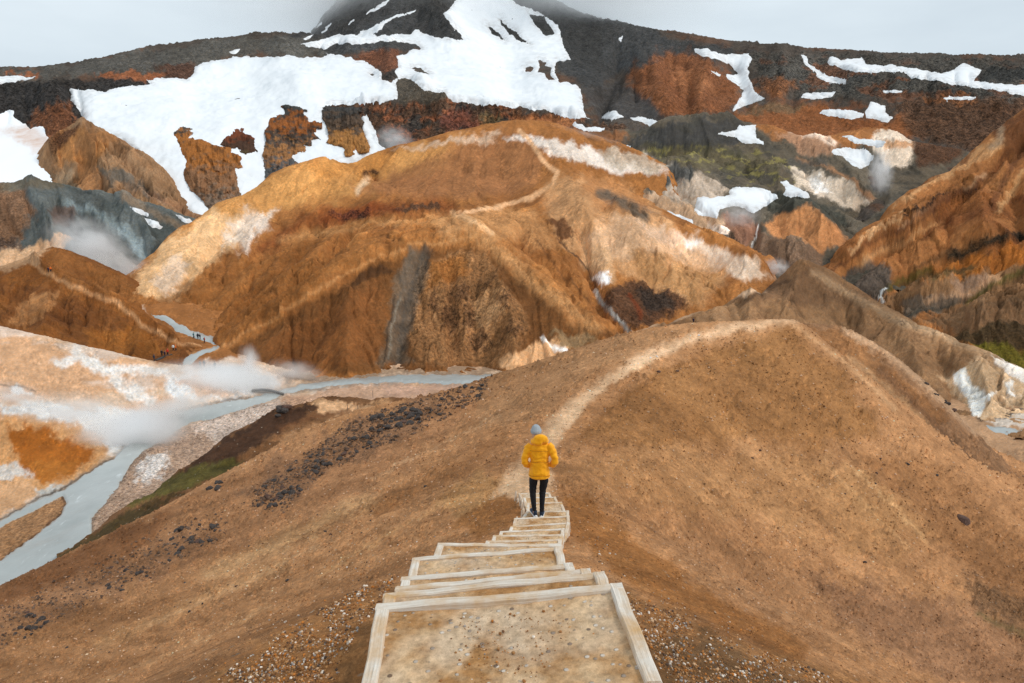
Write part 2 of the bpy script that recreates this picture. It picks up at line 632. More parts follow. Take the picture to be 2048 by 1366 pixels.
def simple_mat(name, col, rough=0.8, var=0.2, scale=6.0, bump=0.2, dist=0.01, spec=0.3, col2=None, detail=5):
    m, N, L, b = new_mat(name)
    b.inputs['Roughness'].default_value = rough
    b.inputs['Specular IOR Level'].default_value = spec
    tc = N.new("ShaderNodeTexCoord"); P = tc.outputs['Object']
    n = N_noise(N, L, P, scale, detail, .65)
    c1 = tuple(x * (1 - var) for x in col); c2 = tuple(min(1, x * (1 + var)) for x in (col2 or col))
    f = N_map(N, L, n, 0.32, 0.68, 0, 1)
    L.new(N_mix(N, L, f, c1, c2), b.inputs['Base Color'])
    if bump:
        bp = N.new("ShaderNodeBump"); bp.inputs['Strength'].default_value = bump; bp.inputs['Distance'].default_value = dist
        L.new(n, bp.inputs['Height']); L.new(bp.outputs[0], b.inputs['Normal'])
    return m

# ------------------------------------------------------------------ staircase layout (needed by the ground around it)
STEP_W = 1.0
# each step: far edge, left and right corner in the photograph
EDGES = [((754, 1206), (1243, 1164)), ((768, 1184), (1208, 1141)), ((792, 1172), (1180, 1136)), ((803, 1152), (1145, 1125)),
         ((825, 1114), (1124, 1092)), ((876, 1085), (1122, 1087)),
         None, None, None,
         ((972, 1081), (1124, 1077)), ((986, 1070), (1126, 1068)), ((1000, 1062), (1129, 1056)), ((1021, 1052), (1140, 1044)),
         ((1028, 1036), (1139, 1031)), ((1052, 1022), (1138, 1021)), ((1054, 1005), (1124, 1004)), ((1046, 994), (1112, 993)),
         ((1037, 986), (1100, 985))]
STEPS = []
for e in EDGES:
    if e is None:
        STEPS.append(None); continue
    (lx, ly), (rx, ry) = e
    k = len(STEPS)
    dep = STEP_W * FPX / (rx - lx)
    if k == 14: dep = 13.1
    if k == 15: dep = 13.9
    if k == 16: dep = 14.75
    if k == 17: dep = 15.6
    STEPS.append((at_depth(lx, ly, dep), at_depth(rx, ry, dep)))
# the steps hidden below the brow of the slope
A, Bq = STEPS[5], STEPS[9]
for j, t in ((6, .22), (7, .48), (8, .74)):
    l = A[0].lerp(Bq[0], t); r = A[1].lerp(Bq[1], t)
    drop = 0.24 * math.sin(math.pi * t)
    STEPS[j] = (l - Vector((0, 0, drop)), r - Vector((0, 0, drop)))


def stair_at(y):
    """Middle and height of the flight at distance y."""
    mids = [((l + r) / 2) for l, r in STEPS]
    if y <= mids[0].y: return mids[0].x + (mids[0].y - y) * .06, mids[0].z + (mids[0].y - y) * .12
    for a, b in zip(mids[:-1], mids[1:]):
        if a.y <= y <= b.y:
            t = (y - a.y) / (b.y - a.y)
            return a.x + (b.x - a.x) * t, a.z + (b.z - a.z) * t
    return mids[-1].x, mids[-1].z


stair_extra = []
for yy in (1.3, 2.0, 2.9, 3.8, 5.2, 6.5, 8.0, 9.6, 11.2, 12.8, 14.5):
    sx, sz = stair_at(yy)
    stair_extra.append((sx, yy, sz - .14))
    for dx, sl in ((-1.0, .30), (-2.6, .40), (-5.5, .42), (-10, .41), (1.0, .32), (2.6, .42), (5.5, .48), (10, .52)):
        if abs(dx) > yy * 1.15: continue
        stair_extra.append((sx + dx, yy, sz - .14 - sl * (abs(dx) - .35)))

# ------------------------------------------------------------------ the ground, near to far
C = True
F = Surf([
    # left slope
    (0, 1280, 22), (0, 1230, 30), (0, 1180, 43, C), (-250, 1290, 34, C), (300, 1200, 22),
    (300, 1110, 36), (120, 1116, 49, C), (230, 1062, 54, C), (560, 1080, 24), (560, 980, 42),
    (420, 962, 62, C), (560, 890, 69, C), (700, 1050, 20), (700, 950, 40), (700, 828, 73, C), (850, 1000, 21), (850, 900, 42),
    (850, 800, 76, C), (950, 950, 20), (980, 870, 34), (990, 752, 78, C), (1000, 800, 56), (1100, 740, 66), (1120, 714, 79, C), (1250, 676, 79, C),
    # the path on the ridge
    (1040, 985, 16.6), (1060, 935, 20), (1110, 870, 30), (1150, 820, 37), (1220, 760, 46), (1300, 710, 55), (1400, 668, 65), (1400, 652, 75, C), (1540, 640, 74, C),
    # right slope and bowl
    (2300, 1366, 34), (1250, 1010, 21), (1340, 1080, 24), (1500, 1180, 25), (1700, 1270, 26), (1900, 1366, 27), (2100, 1450, 27),
    (1800, 1200, 34), (2048, 1300, 36), (2048, 1200, 41), (1200, 960, 21), (1300, 950, 27), (1400, 1000, 30), (1600, 1000, 41), (1800, 1000, 49), (1600, 1110, 33),
    (1590, 650, 73, (.12, .014)), (1650, 700, 72, (.12, .014)), (1730, 765, 69, (.12, .014)), (1800, 830, 66, (.12, .014)), (1900, 930, 62, (.12, .014)),
    (2000, 1030, 57, (.12, .014)), (2048, 1080, 54, (.12, .014)), (2200, 1250, 44, (.12, .014)),
    (1450, 720, 62), (1500, 800, 54), (1600, 760, 61), (1650, 850, 56), (1400, 820, 47), (1300, 850, 38), (1500, 900, 46), (1750, 950, 53), (1900, 1100, 47),
    ], (-160, 2210), (1.5, 92), 760, 640, extra=stair_extra, reg=2e-4)

F2 = Surf([   # the bump behind the right spur
    (1500, 660, 82), (1560, 652, 86, C), (1640, 651, 90, C), (1720, 672, 91, C), (1800, 722, 91, C), (1900, 812, 87, C), (2000, 912, 81, C), (2048, 960, 78, C),
    (2200, 1120, 68, C), (1560, 720, 70), (1650, 790, 66), (1750, 880, 61), (1850, 970, 57), (2000, 1130, 50), (2200, 1330, 41), (1720, 720, 80), (1900, 880, 73)],
    (1440, 2210), (44, 100), 300, 160)

SPUR = Surf([  # dark hump below the boulder slope, down to the river
    (760, 806, 124, (.06, .05)), (640, 795, 121, (.06, .05)), (540, 826, 112, (.06, .06)), (450, 875, 103, (.06, .05)), (350, 945, 93, (.06, .04)), (270, 1006, 84, (.06, .03)),
    (180, 1078, 75, (.06, .02)), (100, 1135, 69, (.06, .02)), (900, 795, 124, (.06, .05)), (1050, 760, 128, (.06, .05)),
    (600, 870, 98), (480, 930, 87), (380, 985, 79), (300, 1035, 72), (680, 820, 112), (850, 805, 112), (500, 1000, 70), (700, 900, 84), (900, 850, 92), (200, 1110, 65),
    (760, 830, 108)],
    (60, 1150), (56, 138), 330, 190, noise_amp=0.5, noise_len=9)

V = Surf([   # valley floor, terraces of the hot springs and the river bed
    (-150, 645, 150, (.05, .05)), (0, 666, 152, (.05, .05)), (120, 690, 152, (.05, .05)), (220, 706, 152, (.05, .045)), (310, 723, 152, (.05, .03)), (420, 733, 152), (520, 745, 152),
    (0, 1180, 68), (60, 1110, 75), (180, 970, 94.5), (300, 860, 123), (420, 810, 135), (560, 775, 150), (700, 760, 158), (900, 752, 162), (1000, 745, 166),
    (250, 1000, 88), (400, 870, 119), (650, 785, 146), (850, 775, 150), (0, 1040, 86), (0, 950, 99), (-150, 1100, 78), (-150, 900, 106),
    (100, 760, 128), (250, 760, 138), (350, 790, 136), (150, 850, 115), (100, 920, 103), (430, 750, 147), (0, 800, 120), (-150, 780, 120), (200, 810, 124), (330, 850, 126),
    (400, 716, 170), (445, 690, 184), (385, 668, 195), (330, 633, 207), (310, 622, 210), (360, 700, 176), (600, 735, 170), (800, 730, 172),
    (1300, 790, 160), (1960, 838, 152), (2048, 852, 148), (2048, 900, 135), (1700, 900, 130), (2250, 870, 140), (1300, 900, 120), (800, 1000, 85), (2000, 1000, 110), (1100, 740, 190), (1300, 720, 200), (1600, 720, 215), (2048, 800, 190), (2200, 790, 215), (1000, 720, 215)],
    (-200, 2230), (58, 222), 800, 330, noise_amp=0.25, noise_len=14)

H2 = Surf([  # ridge behind the foreground ridge, right
    (1150, 735, 176, C), (1250, 676, 186, C), (1300, 654, 194, C), (1380, 629, 206, C), (1480, 590, 228, C), (1560, 560, 250, C), (1610, 537, 264, C), (1640, 542, 266, C), (1700, 570, 264, C), (1800, 625, 242, C),
    (1900, 672, 222, C), (1980, 708, 207, C), (2048, 738, 195, C), (2200, 800, 178, C),
    (1380, 665, 188), (1500, 645, 205), (1600, 620, 228), (1700, 650, 226), (1800, 720, 200), (1900, 800, 168), (1950, 825, 157), (2048, 800, 171), (2048, 835, 157), (1300, 710, 170), (1600, 720, 185), (1700, 800, 170),
    (2200, 860, 150), (1800, 880, 145)],
    (1100, 2230), (140, 310), 480, 210, noise_amp=0.8, noise_len=30)

LH = Surf([  # hill on the left with the two walkers
    (-150, 560, 235, C), (0, 536, 228, C), (60, 515, 232, C), (110, 497, 240, C), (150, 508, 243, C), (210, 532, 244, C), (270, 560, 242, C), (310, 590, 236, C), (340, 618, 228, C),
    (70, 524, 225), (98, 545, 217), (160, 580, 208), (230, 605, 203), (280, 645, 195), (350, 685, 186), (398, 690, 184), (180, 548, 227), (260, 590, 219),
    (300, 723, 168), (150, 708, 160), (0, 668, 165), (-150, 640, 172), (150, 640, 182), (50, 600, 196), (250, 690, 178), (430, 735, 190), (400, 690, 215), (0, 700, 152), (300, 750, 155)],
    (-200, 420), (150, 275), 380, 230, noise_amp=0.5, noise_len=20)

MH = Surf([  # the big middle hill
    (230, 575, 262, C), (280, 530, 282, C), (340, 470, 306, C), (430, 410, 336, C), (540, 350, 372, C), (650, 312, 402, C), (780, 293, 432, C), (900, 276, 455, C), (1030, 250, 475, C), (1100, 258, 472, C),
    (1180, 276, 464, C), (1250, 296, 455, C), (1340, 336, 432, C),
    (300, 606, 216), (445, 690, 187), (430, 728, 171), (385, 695, 196), (330, 662, 208), (405, 735, 178), (520, 742, 165), (600, 746, 163), (700, 742, 165), (800, 728, 170), (900, 735, 168), (1000, 742, 167), (1250, 676, 200), (1380, 645, 238), (1540, 562, 286),
    (560, 628, 191), (680, 556, 205), (760, 512, 216), (860, 484, 228), (950, 478, 233), (1020, 520, 224), (1100, 575, 211), (1200, 645, 196), (950, 448, 256),
    (700, 680, 177), (850, 600, 196), (900, 660, 183), (1000, 650, 186), (790, 620, 192), (1080, 680, 180),
    (600, 500, 262), (500, 540, 246), (700, 430, 302), (860, 400, 324), (1000, 410, 314), (950, 340, 382), (750, 350, 392), (1100, 380, 344), (1120, 330, 390), (400, 600, 224), (450, 480, 292),
    (560, 420, 330), (1180, 450, 287), (1180, 560, 237), (1300, 480, 292), (1300, 560, 262), (1400, 560, 280), (1230, 620, 216), (1250, 370, 396), (1330, 420, 352), (1420, 480, 308), (1500, 530, 282), (1450, 485, 345), (1400, 455, 375), (1520, 520, 330), (1600, 575, 300), (1600, 610, 270), (1440, 420, 430), (1520, 480, 420), (1600, 480, 480), (1500, 590, 250)],
    (220, 1600), (150, 500), 640, 460, noise_amp=1.0, noise_len=40)

GH = Surf([  # grey-blue slope, far left
    (-150, 365, 335, C), (0, 371, 335, C), (60, 366, 340, C), (120, 373, 346, C), (200, 390, 356, C), (290, 405, 358, C), (350, 425, 354, C), (400, 446, 348, C), (450, 470, 340, C),
    (0, 480, 285), (100, 480, 288), (150, 430, 315), (250, 500, 296), (300, 540, 280), (380, 500, 312), (-150, 480, 285), (60, 540, 262), (0, 500, 275), (300, 470, 318), (450, 520, 300), (200, 560, 262)],
    (-200, 520), (250, 380), 330, 170, noise_amp=1.2, noise_len=30)

OH = Surf([  # ochre hill above it
    (95, 290, 448, C), (112, 268, 455, C), (165, 250, 462, C), (200, 264, 460, C), (240, 281, 456, C), (275, 303, 450, C), (303, 327, 442, C), (345, 362, 428, C), (385, 420, 402, C), (420, 448, 390, C),
    (60, 340, 470), (70, 400, 420), (130, 330, 424), (200, 330, 420), (250, 370, 398), (300, 400, 385), (200, 400, 378), (340, 430, 375), (60, 380, 395), (150, 420, 366), (300, 450, 360), (40, 420, 430)],
    (50, 470), (350, 480), 260, 170, noise_amp=1.2, noise_len=25)

RB = Surf([  # dark mossy slopes and pale ravines, right of the middle hill
    (1100, 262, 520, (.08, .05)), (1180, 262, 525, (.08, .05)), (1250, 262, 530, (.08, .05)), (1330, 250, 540, (.08, .05)), (1410, 237, 548, (.08, .05)), (1480, 243, 552, (.08, .04)), (1560, 262, 556, (.08, .04)), (1620, 285, 552, (.08, .03)),
    (1690, 268, 556, (.08, .03)), (1780, 262, 560, (.08, .03)), (1830, 290, 545, (.08, .03)), (1900, 300, 530, (.08, .03)), (2050, 330, 510, (.08, .03)),
    (1260, 330, 465), (1340, 330, 462), (1400, 330, 460), (1500, 310, 490), (1600, 330, 470), (1700, 320, 485), (1800, 330, 475), (1760, 380, 420), (1280, 380, 410), (1350, 345, 440), (1430, 380, 405),
    (1360, 430, 365), (1450, 430, 368), (1560, 400, 400), (1640, 400, 400), (1700, 410, 396), (1500, 480, 325), (1600, 470, 340), (1560, 420, 378), (1640, 440, 368), (1690, 455, 355), (1540, 540, 298), (1640, 535, 302), (1400, 480, 330), (1450, 505, 312),
    (1900, 380, 440), (1800, 430, 380), (1700, 520, 315), (1520, 560, 285), (1200, 300, 500)],
    (1080, 2000), (270, 610), 520, 330, noise_amp=1.6, noise_len=35)

RH = Surf([  # orange slopes at the right edge
    (1600, 560, 290, C), (1640, 534, 302, C), (1700, 480, 332, C), (1780, 408, 374, C), (1850, 365, 402, C), (1930, 318, 432, C), (1990, 268, 462, C), (2048, 236, 476, C), (2200, 190, 490, C),
    (1700, 545, 292), (1760, 600, 258), (1765, 620, 250), (2048, 560, 252), (2048, 650, 222), (2048, 735, 202), (1900, 640, 236), (1850, 560, 272), (1930, 600, 252), (2000, 450, 305), (1800, 500, 306), (2048, 350, 372), (1900, 420, 352),
    (2200, 450, 300), (2200, 300, 390), (2200, 650, 222), (1830, 620, 244), (1900, 690, 214), (2000, 720, 205), (1700, 600, 255), (1900, 530, 282), (2048, 480, 285), (1950, 650, 228), (1870, 400, 372), (2000, 330, 400)],
    (1560, 2240), (195, 510), 420, 360, noise_amp=1.2, noise_len=30)

BK = Surf([  # the high slopes, plateau and snowfields
    (-250, 170, 800, C), (0, 150, 800, C), (150, 136, 820, C), (300, 106, 850, C), (470, 82, 880, (.1, .04)), (560, 76, 900, (.08, .03)),
    (600, 76, 905), (640, 45, 1120, (.1, .08)), (700, 12, 1200, (.1, .08)), (780, -40, 1300, (.1, .08)), (900, -130, 1420, (.08, .1)), (1010, -70, 1360, (.1, .1)), (1080, 5, 1270, (.1, .08)), (1140, 38, 1210, (.1, .08)), (1250, 62, 1130, (.1, .06)), (1400, 86, 1070, C),
    (1600, 106, 1010, C), (1800, 113, 970, C), (2048, 123, 930, C), (2300, 135, 900, C),
    (700, 70, 930), (800, 90, 850), (880, 60, 950), (950, 40, 1060), (1000, 120, 840), (1080, 60, 1020), (800, 150, 700), (800, 205, 590), (700, 150, 690), (600, 140, 720), (650, 208, 575), (900, 205, 590), (900, 140, 760),
    (1000, 214, 590), (1090, 222, 585), (1150, 160, 720), (1170, 238, 575), (1000, 250, 555), (850, 260, 545), (720, 260, 540), (600, 300, 500), (1130, 270, 545),
    (450, 130, 740), (400, 200, 590), (300, 170, 650), (200, 190, 600), (100, 160, 690), (100, 230, 540), (0, 220, 560), (0, 300, 470), (60, 360, 425), (300, 270, 500), (350, 330, 450), (400, 400, 412), (470, 380, 430), (500, 300, 485), (400, 440, 392), (-150, 300, 470), (-150, 220, 560),
    (1200, 110, 900), (1300, 150, 790), (1300, 230, 610), (1400, 200, 680), (1200, 200, 650), (1500, 130, 860), (1500, 200, 660), (1470, 225, 610), (1600, 150, 800), (1600, 210, 640), (1700, 140, 830), (1700, 200, 660), (1850, 150, 800),
    (1850, 210, 650), (2000, 165, 760), (2000, 220, 630), (1650, 260, 580), (1800, 260, 585), (1950, 270, 560), (2200, 250, 590), (2200, 180, 730), (1450, 270, 570), (1250, 275, 560)],
    (-200, 2240), (380, 1560), 860, 460, noise_amp=3.0, noise_len=90, reg=2e-4)

# ------------------------------------------------------------------ spurs and gullies
for pts, a, w in (
        ([(440, 700), (560, 626), (680, 552), (760, 512), (860, 486), (950, 478)], 4, 16), ([(850, 600), (930, 620), (960, 680)], -6, 55), ([(845, 510), (815, 600), (790, 720)], -2.5, 16),
        ([(970, 490), (1050, 550), (1150, 630), (1230, 665)], 4, 26), ([(1040, 470), (1110, 530), (1180, 600), (1262, 668)], -6, 18), ([(1165, 470), (1190, 560), (1210, 620), (1262, 668)], -6, 14),
        ([(1270, 500), (1320, 545), (1380, 600)], 8, 42), ([(1240, 430), (1330, 475), (1420, 500), (1540, 552)], 6, 22), ([(640, 460), (540, 560), (440, 650)], -2.2, 9), ([(560, 450), (470, 540), (380, 620)], -2.5, 10),
        ([(720, 450), (600, 560), (480, 660)], -2.0, 8), ([(500, 430), (420, 500), (340, 580)], -2.2, 10), ([(680, 470), (580, 550), (500, 630)], 2, 10), ([(520, 505), (600, 455), (700, 430), (900, 414)], -4, 12),
        ([(742, 347)], -6, 10), ([(1100, 300), (1160, 400), (1180, 470)], 5, 30), ([(900, 300), (860, 380)], 2, 40), ([(700, 320), (640, 380)], -2, 30), ([(1000, 300), (1020, 400)], -4, 30),
        ([(700, 600), (690, 740)], 3, 22), ([(900, 520), (910, 720)], -3, 14), ([(1000, 560), (1030, 700)], 3, 16), ([(640, 640), (620, 740)], -2, 14)):
    MH.ridge(pts, a, w)
for pts, a, w in (
        ([(1690, 520), (1800, 450), (1900, 400), (2000, 340)], 6, 14), ([(1690, 560), (1830, 460), (1950, 380), (2048, 280)], -6, 10), ([(1800, 560), (1900, 510), (2048, 465), (2200, 440)], -7, 12),
        ([(1760, 600), (1900, 612), (2048, 548)], -5, 12), ([(1850, 595), (1950, 560)], 6, 18), ([(1900, 450), (1870, 540)], -4, 16), ([(1960, 400), (1970, 480)], 5, 24), ([(2030, 380), (2040, 450)], -5, 16), ([(1950, 640), (2048, 610)], 6, 24)):
    RH.ridge(pts, a, w)
for pts, a, w in (
        ([(1290, 352), (1380, 347)], 9, 26), ([(1590, 432), (1650, 465)], 9, 30), ([(1560, 505), (1600, 510)], 6, 20), ([(1400, 470), (1450, 500), (1510, 532)], -8, 12), ([(1515, 450), (1505, 500), (1515, 530)], -6, 8),
        ([(1740, 320), (1762, 390), (1720, 420)], -6, 14), ([(1640, 350), (1735, 395)], 6, 12), ([(1790, 290)], 7, 22), ([(1330, 270), (1450, 255)], 8, 22), ([(1250, 302), (1400, 302), (1560, 332)], -5, 9),
        ([(1480, 320), (1560, 350)], 5, 14), ([(1300, 400), (1400, 450)], 5, 16), ([(1350, 370), (1420, 440)], -4, 10), ([(1540, 390), (1640, 430), (1690, 450)], -6, 10), ([(1620, 290), (1660, 300)], 6, 16), ([(1700, 300), (1740, 310)], -6, 12)):
    RB.ridge(pts, a, w)
for pts, a, w in (([(70, 524), (98, 547), (160, 580), (235, 608), (285, 648), (350, 685)], 2.6, 8), ([(200, 640), (210, 700)], -2, 16), ([(100, 600), (90, 660)], 2, 18), ([(280, 670), (270, 715)], 2, 14), ([(180, 555), (260, 590)], -2, 12)):
    LH.ridge(pts, a, w)
for pts, a, w in (([(165, 255), (200, 330), (230, 400)], 6, 18), ([(130, 290), (120, 350)], -4, 12), ([(240, 300), (300, 380), (380, 430)], -4, 10), ([(210, 300), (250, 360), (300, 410)], 4, 10), ([(150, 340), (150, 410)], -3, 10)):
    OH.ridge(pts, a, w)
for pts, a, w in (([(60, 380), (100, 470)], 5, 16), ([(150, 400), (220, 490)], -5, 14), ([(250, 410), (320, 500)], 4, 14), ([(110, 400), (160, 480)], -4, 10)):
    GH.ridge(pts, a, w)
for pts, a, w in (([(1600, 550), (1580, 640)], 4, 22), ([(1680, 580), (1700, 680)], -3, 18), ([(1500, 600), (1500, 650)], 3, 16), ([(1800, 660), (1840, 760)], 3, 20), ([(1880, 700), (1920, 800)], -3, 16), ([(1960, 740), (1980, 820)], 3, 14)):
    H2.ridge(pts, a, w)
for pts, a, w in (
        ([(730, 212), (850, 210), (1000, 220), (1150, 243)], 9, 9), ([(1290, 130), (1330, 230)], 16, 26), ([(1240, 100), (1200, 220)], -12, 20), ([(1420, 120), (1400, 220)], 12, 22), ([(1470, 120), (1500, 200)], -12, 16), ([(1560, 120), (1560, 200)], 12, 22),
        ([(1640, 130), (1690, 165)], -9, 12), ([(1700, 150), (1900, 190)], 10, 14), ([(1600, 215), (1800, 225)], 9, 14), ([(1850, 230), (2000, 215)], 8, 16), ([(780, 120), (780, 160)], 12, 18), ([(840, 180)], 12, 20), ([(870, 40), (900, 75)], 22, 26), ([(800, 45), (760, 70)], 14, 18),
        ([(100, 190), (120, 250)], 12, 26), ([(330, 140), (250, 165)], 6, 14), ([(560, 100)], 8, 24), ([(700, 98), (800, 95)], 9, 14), ([(1000, 60), (1040, 200)], -10, 40), ([(400, 180), (500, 160)], -8, 40), ([(600, 180)], 8, 40)):
    BK.ridge(pts, a, w)
# rills: narrow sharp cuts that follow the fall of the slope
rr = random.Random(21)


def rills(S, rows, amp, w):
    for (x0, y0, x1, y1, dx, dy, n) in rows:                    # n rills start between two points and run by (dx, dy)
        for i in range(n):
            t = (i + rr.uniform(.1, .9)) / n
            x, y = x0 + (x1 - x0) * t, y0 + (y1 - y0) * t
            k = rr.uniform(.5, 1.1)
            p = [(x, y)]
            for j in range(1, 5):
                p.append((x + dx * k * j / 4 + rr.uniform(-5, 5), y + dy * k * j / 4 + rr.uniform(-5, 5)))
            S.ridge(p, -amp * rr.uniform(.4, 1.2), w * rr.uniform(.7, 1.3), True)


rills(MH, [(330, 560, 560, 440, -10, 70, 8), (480, 540, 740, 450, -110, 110, 16), (700, 430, 900, 420, -90, 60, 7), (560, 640, 760, 530, 5, 90, 9), (980, 510, 1200, 650, 40, 60, 7), (1060, 430, 1160, 470, 60, 110, 7),
           (1200, 400, 1330, 470, 60, 60, 7), (1280, 510, 1420, 560, -20, 70, 8), (900, 300, 1000, 280, -60, 90, 5), (640, 330, 780, 310, -60, 70, 6), (1060, 300, 1240, 330, 50, 70, 7), (820, 540, 1000, 520, 10, 130, 8)], 1.4, 6)
rills(LH, [(0, 560, 230, 620, -10, 70, 12), (230, 620, 340, 690, -30, 40, 6), (130, 520, 290, 580, 10, 40, 6)], .8, 5)
rills(RH, [(1680, 520, 1900, 360, 60, 30, 10), (1780, 480, 2048, 360, 10, 80, 12), (1880, 560, 2048, 520, -60, 30, 7), (1850, 660, 2048, 600, 0, 50, 9), (1960, 330, 2048, 270, -40, 60, 5)], 1.2, 7)
rills(H2, [(1300, 660, 1620, 560, 0, 60, 12), (1640, 560, 2048, 750, -20, 70, 16), (1880, 740, 2048, 780, 10, 60, 8)], .9, 5)
rills(RB, [(1260, 370, 1400, 345, 20, 60, 7), (1400, 420, 1500, 430, 20, 70, 6), (1540, 440, 1680, 440, 10, 60, 7), (1590, 330, 1740, 350, 30, 50, 8), (1280, 280, 1480, 260, 10, 40, 8), (1750, 270, 1830, 290, 0, 40, 5)], 1.9, 6)
rills(OH, [(110, 280, 240, 290, 20, 110, 9), (240, 300, 340, 370, 40, 60, 6)], 2.8, 6)
rills(GH, [(0, 390, 300, 420, 30, 90, 13)], 2.4, 6)
rills(BK, [(1180, 100, 1460, 110, 10, 100, 9), (650, 60, 900, 20, -50, 50, 7), (720, 215, 1150, 245, 0, 50, 18), (1500, 130, 2000, 150, 10, 70, 12), (0, 170, 160, 180, 10, 70, 8)], 5.5, 7)
rills(F, [(1480, 880, 1760, 900, 200, 190, 12), (1400, 1000, 1600, 1030, 200, 150, 7), (1640, 1020, 1900, 1040, 180, 190, 8), (1340, 760, 1560, 700, 60, 120, 7), (1600, 720, 1760, 860, 130, 120, 7)], .10, 3.2)
rills(F, [(980, 780, 860, 1000, -260, 130, 12), (700, 930, 560, 1060, -280, 130, 10), (1040, 760, 1000, 880, -200, 110, 6)], .09, 3.2)
for S_ in (F, MH, RH, RB, LH, OH, GH, H2, BK): S_.sculpted()

# ------------------------------------------------------------------ soils: where which ground lies, some slopes with light and shade painted in
SNOWFIELD = [(136, 177), (205, 183), (250, 173), (308, 169), (290, 160), (342, 155), (372, 160), (388, 147), (390, 133), (407, 125), (437, 121), (468, 112), (541, 114), (581, 112), (622, 117), (655, 113),
             (649, 99), (600, 88), (636, 81), (682, 70), (712, 70), (723, 64), (767, 42), (792, 31), (833, 19), (825, 25), (783, 38), (765, 55), (745, 70), (825, 69), (836, 58), (842, 66), (857, 71), (890, 77),
             (931, 80), (899, 44), (885, 27), (902, 15), (912, 0), (926, -20), (1000, -25), (1040, 10), (1093, 31), (1117, 51), (1124, 75), (1131, 99), (1143, 118), (1114, 123), (1111, 147), (1121, 167), (1131, 164), (1158, 173),
             (1165, 205), (1170, 236), (1196, 239), (1138, 236), (1090, 222), (1035, 215), (970, 210), (902, 203), (885, 186), (851, 181), (834, 167), (813, 154), (800, 156), (789, 167), (794, 187), (795, 200), (726, 207),
             (664, 211), (644, 235), (690, 260), (735, 230), (760, 290), (780, 310), (600, 350), (480, 420), (430, 450), (395, 455), (378, 432), (351, 408), (308, 377), (305, 355), (301, 325), (272, 303), (237, 281), (202, 267), (176, 253), (156, 248),
             (166, 238), (158, 219), (141, 201), (143, 189)]
SNOW_HOLES = [
    [(649, 99), (673, 88), (704, 86), (728, 90), (741, 87), (759, 82), (813, 85), (835, 90), (844, 99), (820, 101), (805, 108), (794, 112), (796, 134), (792, 143), (796, 157), (780, 165), (764, 160), (763, 145), (752, 137), (745, 130), (734, 126), (701, 116), (682, 110), (655, 108)],
    [(737, 150), (742, 146), (748, 150), (745, 154)], [(820, 136), (840, 137), (862, 150), (845, 148)], [(974, 50), (990, 60), (1014, 81), (990, 71), (978, 60)], [(998, 37), (1015, 54), (1040, 71), (1060, 91), (1035, 79), (1010, 61)],
    [(1050, 136), (1058, 132), (1066, 136), (1064, 144), (1054, 144)], [(1076, 121), (1094, 124), (1088, 130), (1104, 138), (1100, 150), (1108, 158), (1098, 162), (1087, 150), (1076, 142), (1080, 133)],
    [(1059, 28), (1083, 30), (1104, 58), (1108, 71), (1090, 71), (1073, 51)], [(688, 232), (700, 228), (722, 230), (735, 300), (725, 305), (715, 260)]]
